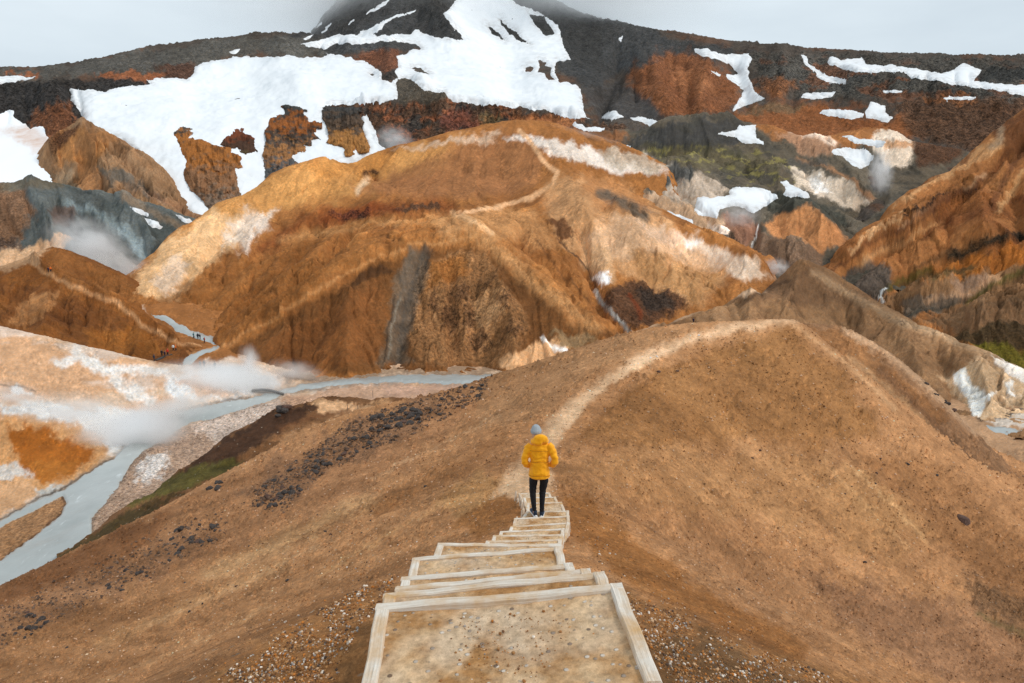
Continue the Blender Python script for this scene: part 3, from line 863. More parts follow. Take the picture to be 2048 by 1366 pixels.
# name, outline(s), ground, label
SNOWS = [
    ("snow_patch", [[(-120, 225), (0, 230), (16, 218), (27, 221), (25, 234), (53, 250), (59, 258), (88, 252), (94, 272), (108, 289), (94, 322), (83, 333), (108, 347), (121, 366), (105, 378), (50, 380), (0, 385), (-120, 380)]], "BK", "large snow slope at the left edge, below the black cliff, stained pink"),
    ("snow_patch", [[(-90, 148), (0, 152), (72, 154), (50, 160), (0, 168), (-90, 174)]], "BK", "thin snow strip at the left edge just below the skyline"),
    ("snow_patch", [[(259, 413), (278, 417), (298, 426), (297, 433), (285, 432), (270, 424)]], "GH", "small oval snow patch highest on the grey-blue slope"),
    ("snow_patch", [[(287, 437), (305, 440), (318, 444), (325, 455), (318, 459), (300, 450)]], "GH", "small curved snow patch in the middle of the grey-blue slope"),
    ("snow_patch", [[(349, 429), (362, 432), (375, 437), (391, 446), (385, 450), (365, 443)]], "GH", "narrow snow sliver where the grey-blue slope meets the ochre middle hill"),
    ("snow_patch", [[(631, 56), (643, 45), (646, 48), (634, 57)]], "BK", "tiny uppermost-left snow fleck on the cloudy flank of the peak"),
    ("snow_patch", [[(637, 66), (664, 46), (667, 49), (644, 65)]], "BK", "slanting snow streak on the dark left flank of the peak"),
    ("snow_patch", [[(696, 48), (709, 39), (711, 43), (699, 50)]], "BK", "short snow fleck on the flank of the peak, between two longer streaks"),
    ("snow_patch", [[(723, 33), (743, 18), (765, 4), (783, -4), (770, 10), (734, 28)]], "BK", "long thin snow streak running up into the cloud left of the peak"),
    ("snow_patch", [[(606, 79), (609, 73), (629, 69), (620, 77)]], "BK", "small snow patch on the saddle left of the peak"),
    ("snow_patch", [[(458, 104), (482, 98), (471, 109)]], "BK", "small snow wedge in the dark ridge above the big left snowfield"),
    ("snow_patch", [[(1387, 99), (1410, 96), (1437, 107), (1461, 107), (1485, 109), (1498, 107), (1504, 118), (1496, 137), (1498, 157), (1506, 178), (1530, 198), (1495, 209), (1466, 224), (1465, 219), (1484, 188), (1489, 181), (1470, 167), (1451, 154), (1454, 148), (1479, 149), (1466, 134), (1443, 121), (1391, 107)]], "BK", "tall branching snow patch on the rust-red slope right of the peak"),
    ("snow_patch", [[(1420, 142), (1444, 149), (1441, 155), (1430, 150)]], "BK", "tiny snow fleck left of the tall branching snow patch"),
    ("snow_patch", [[(1600, 108), (1615, 117), (1616, 127), (1630, 136), (1646, 146), (1667, 156), (1691, 160), (1694, 167), (1666, 167), (1641, 158), (1627, 142), (1610, 129)]], "BK", "thin zigzag snow streak on the dark slope, right of the branching patch"),
    ("snow_patch", [[(1656, 127), (1660, 112), (1683, 119), (1707, 119), (1727, 117), (1732, 129), (1768, 131), (1789, 129), (1803, 136), (1833, 136), (1861, 144), (1881, 146), (1908, 141), (1922, 127), (1949, 132), (1962, 140), (1948, 161), (1980, 166), (2048, 170), (2200, 172), (2200, 194), (2048, 191), (2014, 186), (1990, 179), (1936, 175), (1908, 170), (1881, 162), (1826, 156), (1799, 143), (1727, 145), (1690, 138)]], "BK", "long snow band under the right-hand skyline"),
    ("snow_patch", [[(1601, 194), (1608, 187), (1652, 184), (1671, 185), (1662, 196), (1625, 197)]], "BK", "flat snow strip on the dark slope below the zigzag streak"),
    ("snow_patch", [[(1766, 180), (1806, 180), (1803, 186), (1770, 186)]], "BK", "small flat snow strip below the middle of the long right-hand band"),
    ("snow_patch", [[(1884, 196), (1949, 192), (1949, 198), (1888, 201)]], "BK", "straight thin snow line at the far right, below the long band"),
    ("snow_patch", [[(1637, 226), (1656, 218), (1690, 219), (1728, 227), (1725, 237), (1710, 238), (1656, 233)]], "BK", "lens-shaped snow patch on the orange slope, left of a blocky one"),
    ("snow_patch", [[(1731, 222), (1741, 204), (1771, 211), (1769, 225), (1788, 236), (1775, 245), (1733, 235)]], "BK", "blocky snow patch on the orange slope, right of the lens-shaped one"),
    ("snow_patch", [[(1145, 246), (1163, 248), (1172, 256), (1190, 253), (1211, 255), (1210, 262), (1190, 266), (1170, 262), (1150, 255)]], "BK", "small snow tongue just right of the middle hill's summit"),
    ("snow_patch", [[(1200, 237), (1215, 224), (1230, 222), (1248, 236), (1232, 239)]], "BK", "small snow triangle at the foot of the big central snowfield"),
    ("snow_patch", [[(1258, 237), (1280, 232), (1300, 239), (1326, 245), (1325, 253), (1302, 254), (1288, 245)]], "BK", "broken row of snow behind the black rounded hill"),
    ("snow_patch", [[(1236, 74), (1247, 71), (1242, 85)]], "BK", "tiny snow fleck on the dark shoulder right of the peak"),
    ("snow_patch", [[(1427, 267), (1458, 262), (1473, 260), (1480, 251), (1511, 251), (1511, 265), (1511, 274), (1529, 284), (1528, 289), (1486, 286), (1472, 277)]], "RB", "arrow-shaped snow patch on the black hill with moss"),
    ("snow_patch", [[(1388, 410), (1394, 396), (1436, 393), (1460, 390), (1459, 378), (1471, 373), (1523, 376), (1556, 390), (1556, 399), (1521, 418), (1510, 425), (1493, 422), (1475, 411), (1440, 420), (1433, 435), (1407, 431), (1388, 424)]], "RB", "largest snow patch on the pale slopes right of the middle hill"),
    ("snow_patch", [[(1317, 424), (1337, 422), (1361, 429), (1386, 442), (1389, 467), (1378, 475), (1363, 468), (1348, 455), (1331, 441)]], "RB", "rounded snow patch hanging above the whitish apron of the middle hill"),
    ("snow_patch", [[(1560, 361), (1572, 363), (1590, 371), (1606, 380), (1617, 386), (1618, 396), (1595, 393), (1580, 393), (1564, 389), (1570, 377)]], "RB", "small snow patch right of the largest patch, beside dark moss"),
    ("snow_patch", [[(1204, 347), (1243, 349), (1241, 367), (1231, 358)]], "RB", "small snow wedge in the dip right of the hill path"),
    ("snow_patch", [[(1232, 289), (1262, 292), (1261, 298), (1242, 297)]], "RB", "tiny snow strip right of the steaming summit shoulder"),
    ("snow_patch", [[(1663, 303), (1668, 297), (1725, 297), (1744, 309), (1748, 313), (1734, 334), (1721, 338), (1701, 328), (1683, 313)]], "RB", "fan-shaped snow patch above the steaming ravine"),
    ("snow_patch", [[(1684, 271), (1708, 272), (1721, 277), (1741, 278), (1773, 284), (1763, 294), (1743, 293), (1721, 288), (1707, 284)]], "RB", "wavy thin snow strip above the fan-shaped patch"),
]
for nm, polys, g, lb in SNOWS:
    {"BK": BK, "GH": GH, "RB": RB}[g].flatten(polys, 6)
m_field = BK.mask_poly(SNOWFIELD, 6, 5, 22)
BK.keep *= 1 - .8 * m_field

RIVER = [(-160, 1100), (0, 1042), (76, 999), (128, 979), (165, 953), (224, 918), (283, 864), (329, 841), (379, 818), (445, 805), (500, 795), (545, 785), (600, 769), (700, 757), (800, 750), (900, 749), (1040, 750),
         (1040, 764), (900, 768), (800, 765), (700, 768), (600, 780), (560, 791), (530, 805), (487, 818), (438, 834), (382, 844), (349, 864), (303, 894), (273, 913), (254, 940), (237, 973), (211, 1006), (184, 1035), (184, 1068), (145, 1100), (60, 1190), (-160, 1260)]
ISLAND = [(-160, 1130), (0, 1055), (79, 1015), (125, 992), (132, 1006), (122, 1029), (82, 1062), (33, 1098), (0, 1121), (-160, 1200)]
CREEK = [[(300, 628), (330, 630), (352, 645), (382, 660), (422, 672), (452, 684), (440, 692), (415, 684), (385, 676), (350, 661), (335, 646)],
         [(446, 686), (432, 700), (402, 710), (380, 730), (356, 730), (374, 713), (394, 703), (420, 695)]]
BROOK = [(1970, 850), (2010, 855), (2060, 863), (2200, 880), (2200, 896), (2060, 877), (2010, 869), (1985, 862)]
V.flatten([RIVER, BROOK] + CREEK, 8)

# ---- valley
V.col[:] = lin((214, 180, 150))
V.vmottle((200, 150, 112), 190, 34, .0, .35, .55)
V.fill([(-200, 640), (0, 665), (120, 690), (300, 722), (330, 760), (200, 790), (0, 800), (-200, 800)], (206, 160, 122), 16)
V.vmottle((226, 214, 204), 170, 40, .05, .4, .45, 5.0)
V.line([(150, 705), (220, 745), (270, 790), (300, 805)], (222, 215, 208), 11, 10, .9, 16, 40)
V.line([(110, 722), (170, 722), (230, 738), (330, 742)], (224, 218, 212), 7, 7, .9, 12, 40)
V.fill([(330, 750), (430, 733), (560, 752), (560, 772), (470, 800), (400, 800), (330, 790)], (218, 216, 214), 14, .95)
V.fill([(350, 760), (380, 752), (480, 790), (400, 796)], (205, 160, 122), 10, .7)
V.fill([(0, 812), (80, 800), (160, 815), (320, 830), (330, 850), (270, 905), (215, 905), (190, 860), (110, 850), (80, 832), (0, 832)], (224, 222, 219), 12, .95)
V.fill([(-100, 840), (60, 835), (150, 850), (215, 900), (200, 930), (130, 975), (60, 985), (-100, 960)], (202, 146, 92), 16, .9)
V.fill([(20, 862), (90, 852), (140, 880), (190, 908), (160, 942), (100, 962), (60, 950), (20, 902)], (164, 92, 26), 14, .95, 18, 40)
V.fill([(60, 920), (170, 925), (120, 960), (70, 960)], (176, 108, 44), 12, .8)
V.fill([(-100, 938), (30, 925), (60, 940), (60, 955), (-100, 960)], (200, 196, 190), 8, .8)
V.fill([(70, 985), (125, 965), (135, 972), (80, 995)], (196, 196, 190), 6, .8)
V.fill([(-100, 962), (50, 962), (75, 990), (0, 1035), (-100, 1060)], (206, 158, 116), 12)
V.fill([(20, 765), (50, 775), (60, 790), (20, 785)], (228, 226, 224), 8)
V.line([(0, 768), (45, 772), (70, 782)], (60, 45, 38), 2, 2, .7)
V.fill([(180, 1070), (185, 1030), (250, 925), (290, 895), (340, 865), (420, 835), (560, 800), (640, 795), (560, 850), (420, 930), (290, 1000), (220, 1060)], (172, 142, 120), 8, 1, 8, 30, rk=.6)
V.fill([(265, 960), (290, 915), (330, 905), (345, 930), (300, 965)], (214, 205, 198), 12, .8, 20, 25, rk=.7)
V.fill([(380, 850), (470, 820), (560, 800), (560, 830), (440, 890)], (204, 184, 170), 16, .7)
V.fill([(560, 795), (700, 770), (1000, 762), (1000, 800), (600, 840)], (188, 148, 120), 8, .9)
V.fill([(760, 770), (990, 764), (990, 786), (760, 790)], (200, 160, 136), 10, .8)
V.fill(ISLAND, (160, 118, 82), 4, 1, 5, 22, rk=.5)
V.line(ISLAND[3:], (84, 58, 42), 2.5, 3, .9)
V.line(RIVER + [RIVER[0]], (120, 106, 94), 4, 4, .55, 6, 18)
V.line([(0, 1040), (76, 997), (128, 977), (165, 951), (224, 916)], (96, 88, 80), 2.5, 3, .8)
V.line([(329, 838), (379, 815), (445, 802), (500, 792)], (110, 104, 98), 2.5, 4, .7, 8, 20)
V.fill([(560, 752), (700, 742), (1000, 728), (1000, 746), (700, 756), (580, 766)], (150, 122, 98), 5, .9)
V.fill([(250, 560), (480, 590), (520, 690), (470, 712), (390, 731), (300, 721), (330, 690)], (160, 104, 58), 8, 1)
V.line([(345, 722), (420, 700), (450, 690)], (205, 156, 110), 3, 3, .8)
V.fill([(1100, 700), (2230, 760), (2230, 1100), (1100, 1000)], (180, 140, 106), 20, 1)
V.fill([(1975, 840), (2040, 820), (2120, 830), (2120, 850), (2000, 855)], (214, 200, 186), 6, .9, 8, 20)
V.line([(1960, 838), (2000, 832), (2048, 820)], (104, 86, 70), 4, 3, .9, 6, 20, rk=1)
V.sk[:] = .25

# ---- middle hill
MH.col[:] = lin((168, 110, 60))
MH.vmottle((146, 92, 50), 150, 60, -.05, .4, .6)
MH.fill([(300, 520), (430, 405), (560, 340), (660, 308), (800, 290), (930, 285), (900, 330), (720, 380), (560, 425), (450, 480), (380, 560)], (200, 142, 82), 30, .95, 26, 80)
MH.fill([(600, 330), (720, 305), (800, 310), (740, 345), (640, 360)], (196, 132, 68), 20, .7)
MH.fill([(260, 570), (330, 490), (420, 430), (500, 418), (480, 480), (420, 540), (350, 592), (330, 602)], (212, 168, 122), 18, .95, 24, 60)
MH.fill([(300, 560), (340, 520), (380, 520), (360, 570), (330, 590)], (205, 180, 158), 12, .7)
MH.fill([(470, 432), (545, 425), (530, 455), (500, 482), (470, 502), (445, 500)], (214, 200, 186), 22, .75, 26, 40)
MH.fill([(700, 380), (900, 300), (1000, 260), (1080, 270), (1100, 330), (1040, 390), (880, 400)], (158, 106, 68), 26, .8)
MH.line([(520, 500), (600, 452), (700, 428), (800, 412), (900, 412)], (134, 74, 38), 12, 14, .8, 14, 50)
MH.fill([(655, 425), (700, 418), (745, 420), (730, 436), (690, 442)], (66, 56, 52), 5, .9, 10, 20, rk=1)
MH.fill([(780, 415), (880, 408), (880, 420), (800, 424)], (80, 64, 52), 4, .7, 10, 20, rk=1)
MH.fill([(640, 415), (760, 405), (800, 420), (700, 445), (640, 440)], (140, 66, 30), 10, .5, 10, 30)
MH.line([(560, 480), (720, 450), (900, 440), (960, 450)], (196, 142, 90), 6, 8, .6, 8, 50)
MH.line([(730, 352), (742, 343), (752, 348)], (84, 56, 40), 5, 4, .9, 3, 12, rk=1)
MH.line([(735, 360), (720, 372), (715, 385)], (214, 184, 150), 5, 5, .8)
MH.fill([(860, 430), (960, 420), (1060, 420), (1120, 480), (1050, 500), (960, 470), (880, 470)], (190, 138, 90), 18, .7, 20, 60)
MH.fill([(1015, 276), (1060, 268), (1120, 280), (1180, 300), (1260, 328), (1340, 345), (1240, 345), (1150, 325), (1060, 292)], (218, 204, 192), 12, .95, 14, 40)
MH.fill([(1200, 300), (1260, 300), (1340, 335), (1300, 345), (1220, 330)], (190, 172, 152), 10, .8)
MH.fill([(780, 300), (880, 282), (1000, 262), (1000, 280), (860, 296)], (206, 176, 150), 10, .7)
MH.line([(1040, 262), (1068, 295), (1085, 322), (1115, 345), (1108, 368), (1062, 398), (1002, 415), (920, 426)], (216, 166, 122), 4.5, 3, .95, 3)
MH.line([(905, 424), (950, 448), (985, 468)], (212, 164, 118), 5, 4, .9, 3)
MH.line([(1110, 385), (1170, 400), (1210, 430)], (206, 150, 100), 4, 5, .6)
MH.fill([(430, 722), (560, 640), (680, 570), (760, 524), (860, 500), (960, 492), (1050, 560), (1150, 650), (1250, 672), (1000, 745), (700, 748), (480, 738)], (124, 80, 44), 12, .95, 8, 50)  # face toward the camera darkened, its shade is in the colour
MH.line([(420, 712), (560, 626), (680, 552), (760, 512), (860, 486), (950, 478)], (200, 144, 92), 3, 4, .6, 5)  # bright rim: light on the spur crest painted in
MH.line([(960, 480), (1010, 510), (1100, 590), (1190, 660)], (188, 138, 90), 12, 14, .7, 8)
MH.fill([(620, 640), (700, 590), (760, 560), (770, 720), (640, 735), (560, 735), (520, 700)], (138, 86, 46), 20, .7, 20, 50)
MH.fill([(830, 540), (900, 505), (960, 500), (1010, 560), (1060, 640), (1040, 690), (990, 732), (830, 728), (815, 650)], (158, 112, 72), 14, .9, 14, 40, rk=.55, sk=.2)
MH.fill([(850, 525), (930, 512), (940, 550), (860, 580)], (156, 96, 42), 14, .7)
for q in ((925, 590, 26, 22), (970, 565, 14, 10), (900, 640, 18, 40), (960, 680, 30, 14), (1010, 600, 22, 18), (870, 610, 10, 30), (940, 640, 10, 40), (1030, 660, 20, 20)):
    x, y, a, b = q
    MH.fill([(x - a, y), (x, y - b), (x + a, y), (x, y + b)], (96, 66, 46), 8, .65, 24, 26, rk=1)
MH.fill([(935, 600), (990, 580), (1000, 640), (960, 660)], (178, 134, 92), 10, .6, 20, 30)
MH.fill([(790, 560), (818, 506), (864, 505), (848, 565), (822, 640), (814, 700), (826, 728), (756, 728), (772, 690), (776, 640)], (122, 102, 82), 12, .75, 14, 30, sk=1)
MH.line([(850, 506), (828, 560), (808, 630), (796, 726)], (94, 84, 74), 9, 9, .8, 12, 20)
MH.line([(824, 510), (804, 580), (784, 650), (776, 724)], (112, 98, 84), 6, 6, .7, 12, 20)
MH.line([(860, 506), (842, 570), (818, 650)], (70, 64, 58), 3, 4, .6, 10, 20)
MH.line([(800, 590), (785, 650), (778, 720)], (140, 128, 112), 2, 2, .7)
MH.line([(770, 725), (776, 660), (790, 590)], (70, 54, 42), 2, 2, .7)
MH.fill([(720, 545), (760, 530), (790, 540), (740, 560), (700, 575)], (86, 58, 38), 5, .7, 6, 20)
MH.fill([(995, 735), (1010, 712), (1060, 690), (1095, 672), (1140, 700), (1080, 735)], (214, 164, 118), 8, .9, 12, 30)
MH.line([(1085, 672), (1100, 688), (1132, 706)], (234, 226, 218), 3.5, 3, .9, 4)
MH.fill([(1100, 660), (1160, 665), (1200, 690), (1130, 700)], (150, 122, 88), 8, .7)
MH.fill([(1170, 480), (1240, 425), (1280, 435), (1330, 468), (1400, 475), (1460, 505), (1540, 550), (1500, 572), (1430, 542), (1350, 518), (1290, 492), (1250, 522), (1200, 522)], (218, 192, 168), 14, .9, 18, 50)
MH.fill([(1250, 440), (1300, 450), (1400, 485), (1380, 510), (1310, 480)], (220, 212, 204), 10, .8)
MH.fill([(1090, 370), (1180, 350), (1260, 380), (1340, 450), (1450, 540), (1400, 610), (1250, 560), (1150, 500), (1100, 440)], (198, 150, 106), 26, .75, 26, 70)
MH.fill([(1180, 350), (1260, 380), (1300, 420), (1260, 430), (1200, 420), (1160, 380)], (184, 126, 78), 14, .8)
MH.line([(1200, 388), (1245, 405), (1290, 432)], (112, 98, 84), 11, 8, .9, 8)
MH.fill([(1160, 470), (1220, 500), (1230, 560), (1200, 570), (1160, 520)], (192, 150, 110), 12, .8)
MH.fill([(1190, 545), (1212, 540), (1222, 560), (1200, 572)], (224, 220, 216), 6, .9)
MH.fill([(1200, 590), (1250, 560), (1330, 580), (1380, 612), (1310, 652), (1240, 655)], (98, 68, 50), 10, .9, 16, 40, rk=.6)
MH.fill([(1270, 585), (1320, 580), (1350, 615), (1300, 630)], (62, 54, 48), 8, .8, 12, 30, rk=.8)
MH.line([(1258, 590), (1280, 630)], (136, 66, 36), 4, 4, .8)
MH.fill([(1260, 500), (1330, 520), (1440, 560), (1400, 610), (1330, 580), (1270, 550)], (176, 128, 82), 14, .8)
MH.line([(1120, 478), (1165, 520), (1190, 560), (1196, 590), (1225, 630), (1262, 668)], (80, 60, 48), 1.6, 1.5, .8, 4)
MH.line([(1190, 580), (1210, 610), (1262, 668)], (160, 158, 152), 4, 3, .8, 3)
MH.line([(1070, 480), (1110, 530), (1180, 600)], (112, 74, 46), 2, 2, .6, 6)
MH.fill([(1095, 440), (1130, 432), (1150, 470), (1120, 480)], (104, 62, 36), 8, .8, 12, 24)
MH.fill([(300, 610), (380, 560), (480, 540), (640, 470), (700, 500), (560, 620), (480, 670), (430, 690), (360, 660)], (134, 84, 42), 20, .7)
MH.sk[:] = .5

# ---- hill on the left
LH.col[:] = lin((158, 98, 48))
LH.vmottle((132, 80, 42), 120, 50, -.05, .35, .6)
LH.fill([(100, 500), (160, 515), (270, 565), (310, 610), (230, 600), (130, 560)], (168, 108, 58), 10, .8)
LH.fill([(20, 655), (30, 620), (70, 590), (115, 578), (105, 620), (60, 645)], (190, 132, 82), 8, .85, 16, 30)
LH.fill([(120, 590), (230, 620), (270, 660), (200, 700), (120, 680)], (134, 82, 42), 16, .7)  # front face below the path, shade painted as a darker tone
LH.fill([(170, 660), (290, 660), (320, 700), (290, 722), (180, 700)], (168, 104, 46), 12, .8)
LH.line([(40, 512), (70, 525), (86, 543), (110, 555), (160, 580), (235, 608), (285, 650), (350, 685), (405, 693)], (208, 152, 104), 4.5, 4, .95, 3)
LH.fill([(-100, 520), (60, 505), (100, 500), (70, 530), (0, 540), (-100, 560)], (206, 162, 122), 8, .8)
LH.sk[:] = .5

# ---- grey-blue slope
GH.col[:] = lin((100, 103, 100))
GH.vmottle((86, 92, 90), 60, 40, -.1, .35, .7)
GH.fill([(-200, 360), (40, 370), (70, 420), (40, 490), (-200, 490)], (140, 98, 66), 16, .8, 20, 40, rk=.6)
GH.line([(140, 405), (200, 430), (260, 480), (300, 520)], (152, 164, 166), 8, 10, .7, 10)
GH.fill([(100, 420), (150, 410), (160, 440), (110, 455)], (118, 88, 74), 10, .6)
GH.line([(250, 395), (320, 430), (390, 462)], (140, 116, 92), 7, 6, .7, 5)
GH.line([(0, 372), (60, 366), (120, 373)], (112, 100, 82), 8, 6, .8, 5)
GH.fill([(-200, 520), (60, 488), (115, 472), (150, 480), (110, 520), (40, 535), (-200, 560)], (206, 164, 126), 8, .95)
GH.fill([(150, 510), (230, 500), (320, 560), (280, 580), (180, 560)], (186, 180, 174), 12, .7)
GH.fill([(-40, 478), (20, 470), (40, 490), (0, 500)], (92, 74, 64), 6, .7, 10, 20, rk=.8)
GH.sk[:] = .6

# ---- ochre hill
OH.col[:] = lin((164, 122, 84))
OH.fill([(100, 280), (165, 250), (240, 283), (190, 320), (120, 330)], (192, 124, 58), 12, .85)
OH.fill([(150, 300), (180, 290), (210, 400), (160, 390)], (184, 116, 54), 10, .6, 20, 40)
OH.fill([(190, 332), (250, 345), (290, 370), (335, 412), (270, 384), (210, 354)], (116, 106, 94), 8, .9, 14, 30)
OH.line([(205, 275), (260, 305), (300, 335)], (160, 112, 70), 6, 6, .7)
OH.fill([(100, 340), (150, 340), (160, 400), (120, 400)], (168, 142, 112), 12, .7)
OH.line([(300, 385), (350, 420), (410, 450)], (150, 104, 72), 8, 8, .7)
OH.fill([(90, 285), (130, 262), (165, 250), (150, 270), (110, 310)], (112, 70, 44), 6, .9, 8, 20, rk=.8)
OH.vmottle((150, 104, 66), 40, 80, .0, .35, .5)
OH.sk[:] = .9

# ---- mossy slopes and pale ravines
RB.col[:] = lin((104, 92, 76))
RB.fill([(1240, 292), (1300, 258), (1400, 236), (1480, 243), (1520, 280), (1430, 295), (1300, 296)], (76, 74, 72), 8, .95)
RB.vmottle((78, 74, 66), 60, 24, -.1, .3, .7)
RB.fill([(1280, 296), (1350, 291), (1480, 300), (1560, 330), (1560, 350), (1500, 350), (1420, 338), (1320, 318)], (104, 96, 58), 8, .35, 18, 30)
RB.vmottle((142, 128, 66), 46, 9, .18, .3, .0)
mo = RB.mask_poly([(1280, 290), (1480, 296), (1600, 320), (1600, 370), (1500, 370), (1400, 340), (1280, 310)], 12, 10, 40) * sstep(.10, .30, fbm(RB.PX / 44, RB.PY / 11, 4, .6))
RB.put(mo * .8, (136, 124, 66))
RB.fill([(1500, 246), (1640, 236), (1820, 236), (1840, 270), (1720, 300), (1600, 294), (1540, 272)], (160, 98, 42), 12, .95)
RB.fill([(1550, 268), (1620, 262), (1680, 290), (1670, 312), (1600, 304)], (172, 126, 94), 8, .9, 10, 30)
RB.line([(1580, 262), (1640, 270), (1668, 290)], (216, 190, 168), 5, 4, .8, 5)
RB.fill([(1745, 268), (1780, 256), (1815, 256), (1832, 278), (1818, 332), (1775, 334), (1750, 305)], (216, 194, 172), 8, .95, 8, 22)
RB.fill([(1760, 285), (1830, 282), (1825, 296), (1770, 300)], (196, 138, 88), 5, .8, 6, 20)
RB.fill([(1825, 270), (1960, 236), (2000, 270), (1900, 325), (1835, 335)], (102, 66, 42), 10, .95, 8, 30, rk=.9)
RB.fill([(1250, 372), (1290, 345), (1350, 329), (1392, 338), (1370, 368), (1300, 378)], (90, 88, 84), 8, .95, 8, 30)
RB.fill([(1300, 384), (1350, 366), (1395, 345), (1462, 380), (1432, 402), (1390, 420), (1330, 404)], (188, 166, 146), 10, .9, 12, 30)
RB.fill([(1250, 385), (1310, 382), (1390, 420), (1460, 432), (1500, 505), (1440, 512), (1380, 475), (1310, 425)], (194, 154, 118), 10, .95, 12, 30)
RB.fill([(1410, 440), (1450, 455), (1470, 490), (1430, 480)], (226, 206, 190), 8, .8, 10, 30)
RB.line([(1340, 385), (1400, 400), (1420, 420)], (150, 110, 78), 3, 4, .6, 8, 20)
RB.fill([(1440, 422), (1500, 426), (1525, 480), (1500, 524), (1460, 485)], (148, 98, 72), 8, .9, 12, 30)
RB.fill([(1535, 384), (1620, 396), (1690, 430), (1694, 460), (1620, 432), (1540, 424)], (76, 74, 64), 6, .95, 8, 24)
RB.fill([(1525, 450), (1570, 418), (1620, 412), (1664, 445), (1696, 484), (1640, 505), (1600, 475), (1560, 474)], (194, 126, 70), 8, .95, 8, 30)
RB.fill([(1495, 490), (1520, 465), (1590, 476), (1650, 505), (1650, 538), (1540, 548)], (128, 96, 72), 8, .9, 10, 30, rk=.3)
RB.line([(1515, 455), (1512, 475), (1500, 500), (1510, 525)], (220, 214, 206), 1.6, 1.2, .9, 3, 12)
RB.fill([(1585, 338), (1640, 345), (1690, 365), (1748, 400), (1712, 418), (1640, 398), (1590, 372)], (206, 184, 162), 8, .9, 12, 30)
RB.fill([(1615, 350), (1650, 355), (1660, 385), (1630, 388)], (232, 226, 220), 8, .8, 12, 30)
RB.line([(1600, 318), (1660, 335), (1700, 360), (1745, 395)], (168, 118, 78), 5, 5, .8, 6)
RB.fill([(1570, 320), (1650, 318), (1660, 330), (1590, 340)], (92, 86, 78), 6, .8)
RB.line([(1480, 490), (1460, 478), (1420, 470), (1400, 462)], (60, 52, 40), 6, 5, .8, 8, 20, rk=.8)
RB.fill([(1190, 300), (1260, 300), (1340, 335), (1260, 345), (1200, 330)], (192, 176, 160), 10, .8)
RB.fill([(1080, 255), (1180, 255), (1260, 275), (1230, 300), (1150, 285)], (138, 86, 46), 10, .9)
RB.fill([(1210, 350), (1250, 352), (1260, 376), (1220, 372)], (160, 92, 48), 8, .9)
RB.sk[:] = .5

# ---- orange slopes at the right
RH.col[:] = lin((178, 116, 66))
RH.vmottle((158, 98, 54), 160, 60, -.05, .35, .6)
RH.fill([(1780, 412), (1850, 366), (1930, 320), (1995, 268), (2012, 292), (1920, 345), (1820, 400)], (208, 154, 104), 8, .9)
RH.line([(1650, 540), (1740, 480), (1840, 425), (1950, 372), (2048, 290)], (138, 86, 48), 8, 9, .7, 6)
RH.line([(1800, 450), (1870, 410), (1970, 350)], (212, 164, 122), 4, 4, .7, 4)
RH.line([(1680, 560), (1760, 500), (1830, 450), (1870, 420)], (128, 84, 52), 3, 3, .8, 4)
RH.line([(1810, 430), (1850, 412), (1890, 390), (1950, 372)], (58, 44, 36), 4.5, 4, .9, 12, 18, rk=1)
RH.fill([(1850, 420), (1900, 380), (1960, 372), (2020, 430), (1950, 440)], (150, 90, 46), 14, .8, 14, 40, rk=.4)
RH.line([(1985, 410), (2020, 340), (2048, 300)], (120, 74, 44), 6, 5, .8, 5)
RH.fill([(1990, 250), (2048, 220), (2200, 190), (2200, 300), (2048, 300), (2010, 330)], (128, 78, 44), 12, .9)
RH.line([(1995, 240), (2004, 258), (1998, 285), (1980, 296)], (176, 146, 116), 6, 5, .8, 3)
RH.line([(1900, 512), (1960, 488), (2048, 468), (2200, 440)], (58, 52, 40), 8, 6, .95, 6, 20, rk=.9)
RH.fill([(1860, 548), (1930, 515), (2048, 488), (2200, 470), (2200, 530), (2048, 535), (1940, 548)], (192, 114, 46), 12, .9)
RH.fill([(1675, 562), (1728, 518), (1785, 545), (1770, 600), (1735, 585)], (106, 96, 86), 10, .9, 12, 30)
RH.fill([(1745, 600), (1820, 575), (1940, 545), (2048, 538), (2200, 520), (2200, 610), (2048, 600), (1900, 625), (1790, 640)], (146, 108, 74), 10, .9)
RH.fill([(1900, 560), (1960, 545), (1990, 575), (1940, 590)], (168, 132, 106), 10, .8)
RH.fill([(1800, 605), (1880, 590), (1940, 590), (1880, 625), (1810, 640)], (112, 98, 84), 8, .8, 10, 30)
RH.line([(1770, 578), (1790, 566), (1860, 545)], (100, 88, 40), 7, 5, .8, 6, 20)
RH.line([(1935, 605), (1970, 580), (2048, 548)], (108, 96, 48), 6, 5, .8, 6, 20)
RH.fill([(1830, 650), (1900, 622), (2048, 585), (2200, 560), (2200, 660), (2048, 650), (1950, 665)], (136, 102, 72), 10, .9, sk=.9)
RH.fill([(1880, 668), (1960, 655), (2048, 645), (2200, 660), (2200, 720), (2048, 705), (1950, 695)], (78, 64, 42), 10, .9, 10, 30, rk=.5)
RH.fill([(1935, 690), (2000, 690), (2048, 705), (2200, 730), (2200, 780), (2048, 745), (1980, 722)], (112, 100, 32), 8, .95, 10, 30, rk=.5)
RH.line([(1772, 572), (1760, 592), (1768, 605), (1742, 628)], (206, 204, 200), 2, 1.6, .95, 5, 12)
RH.line([(1925, 605), (1880, 618), (1820, 632), (1790, 645)], (80, 76, 66), 2.5, 3, .8, 4)
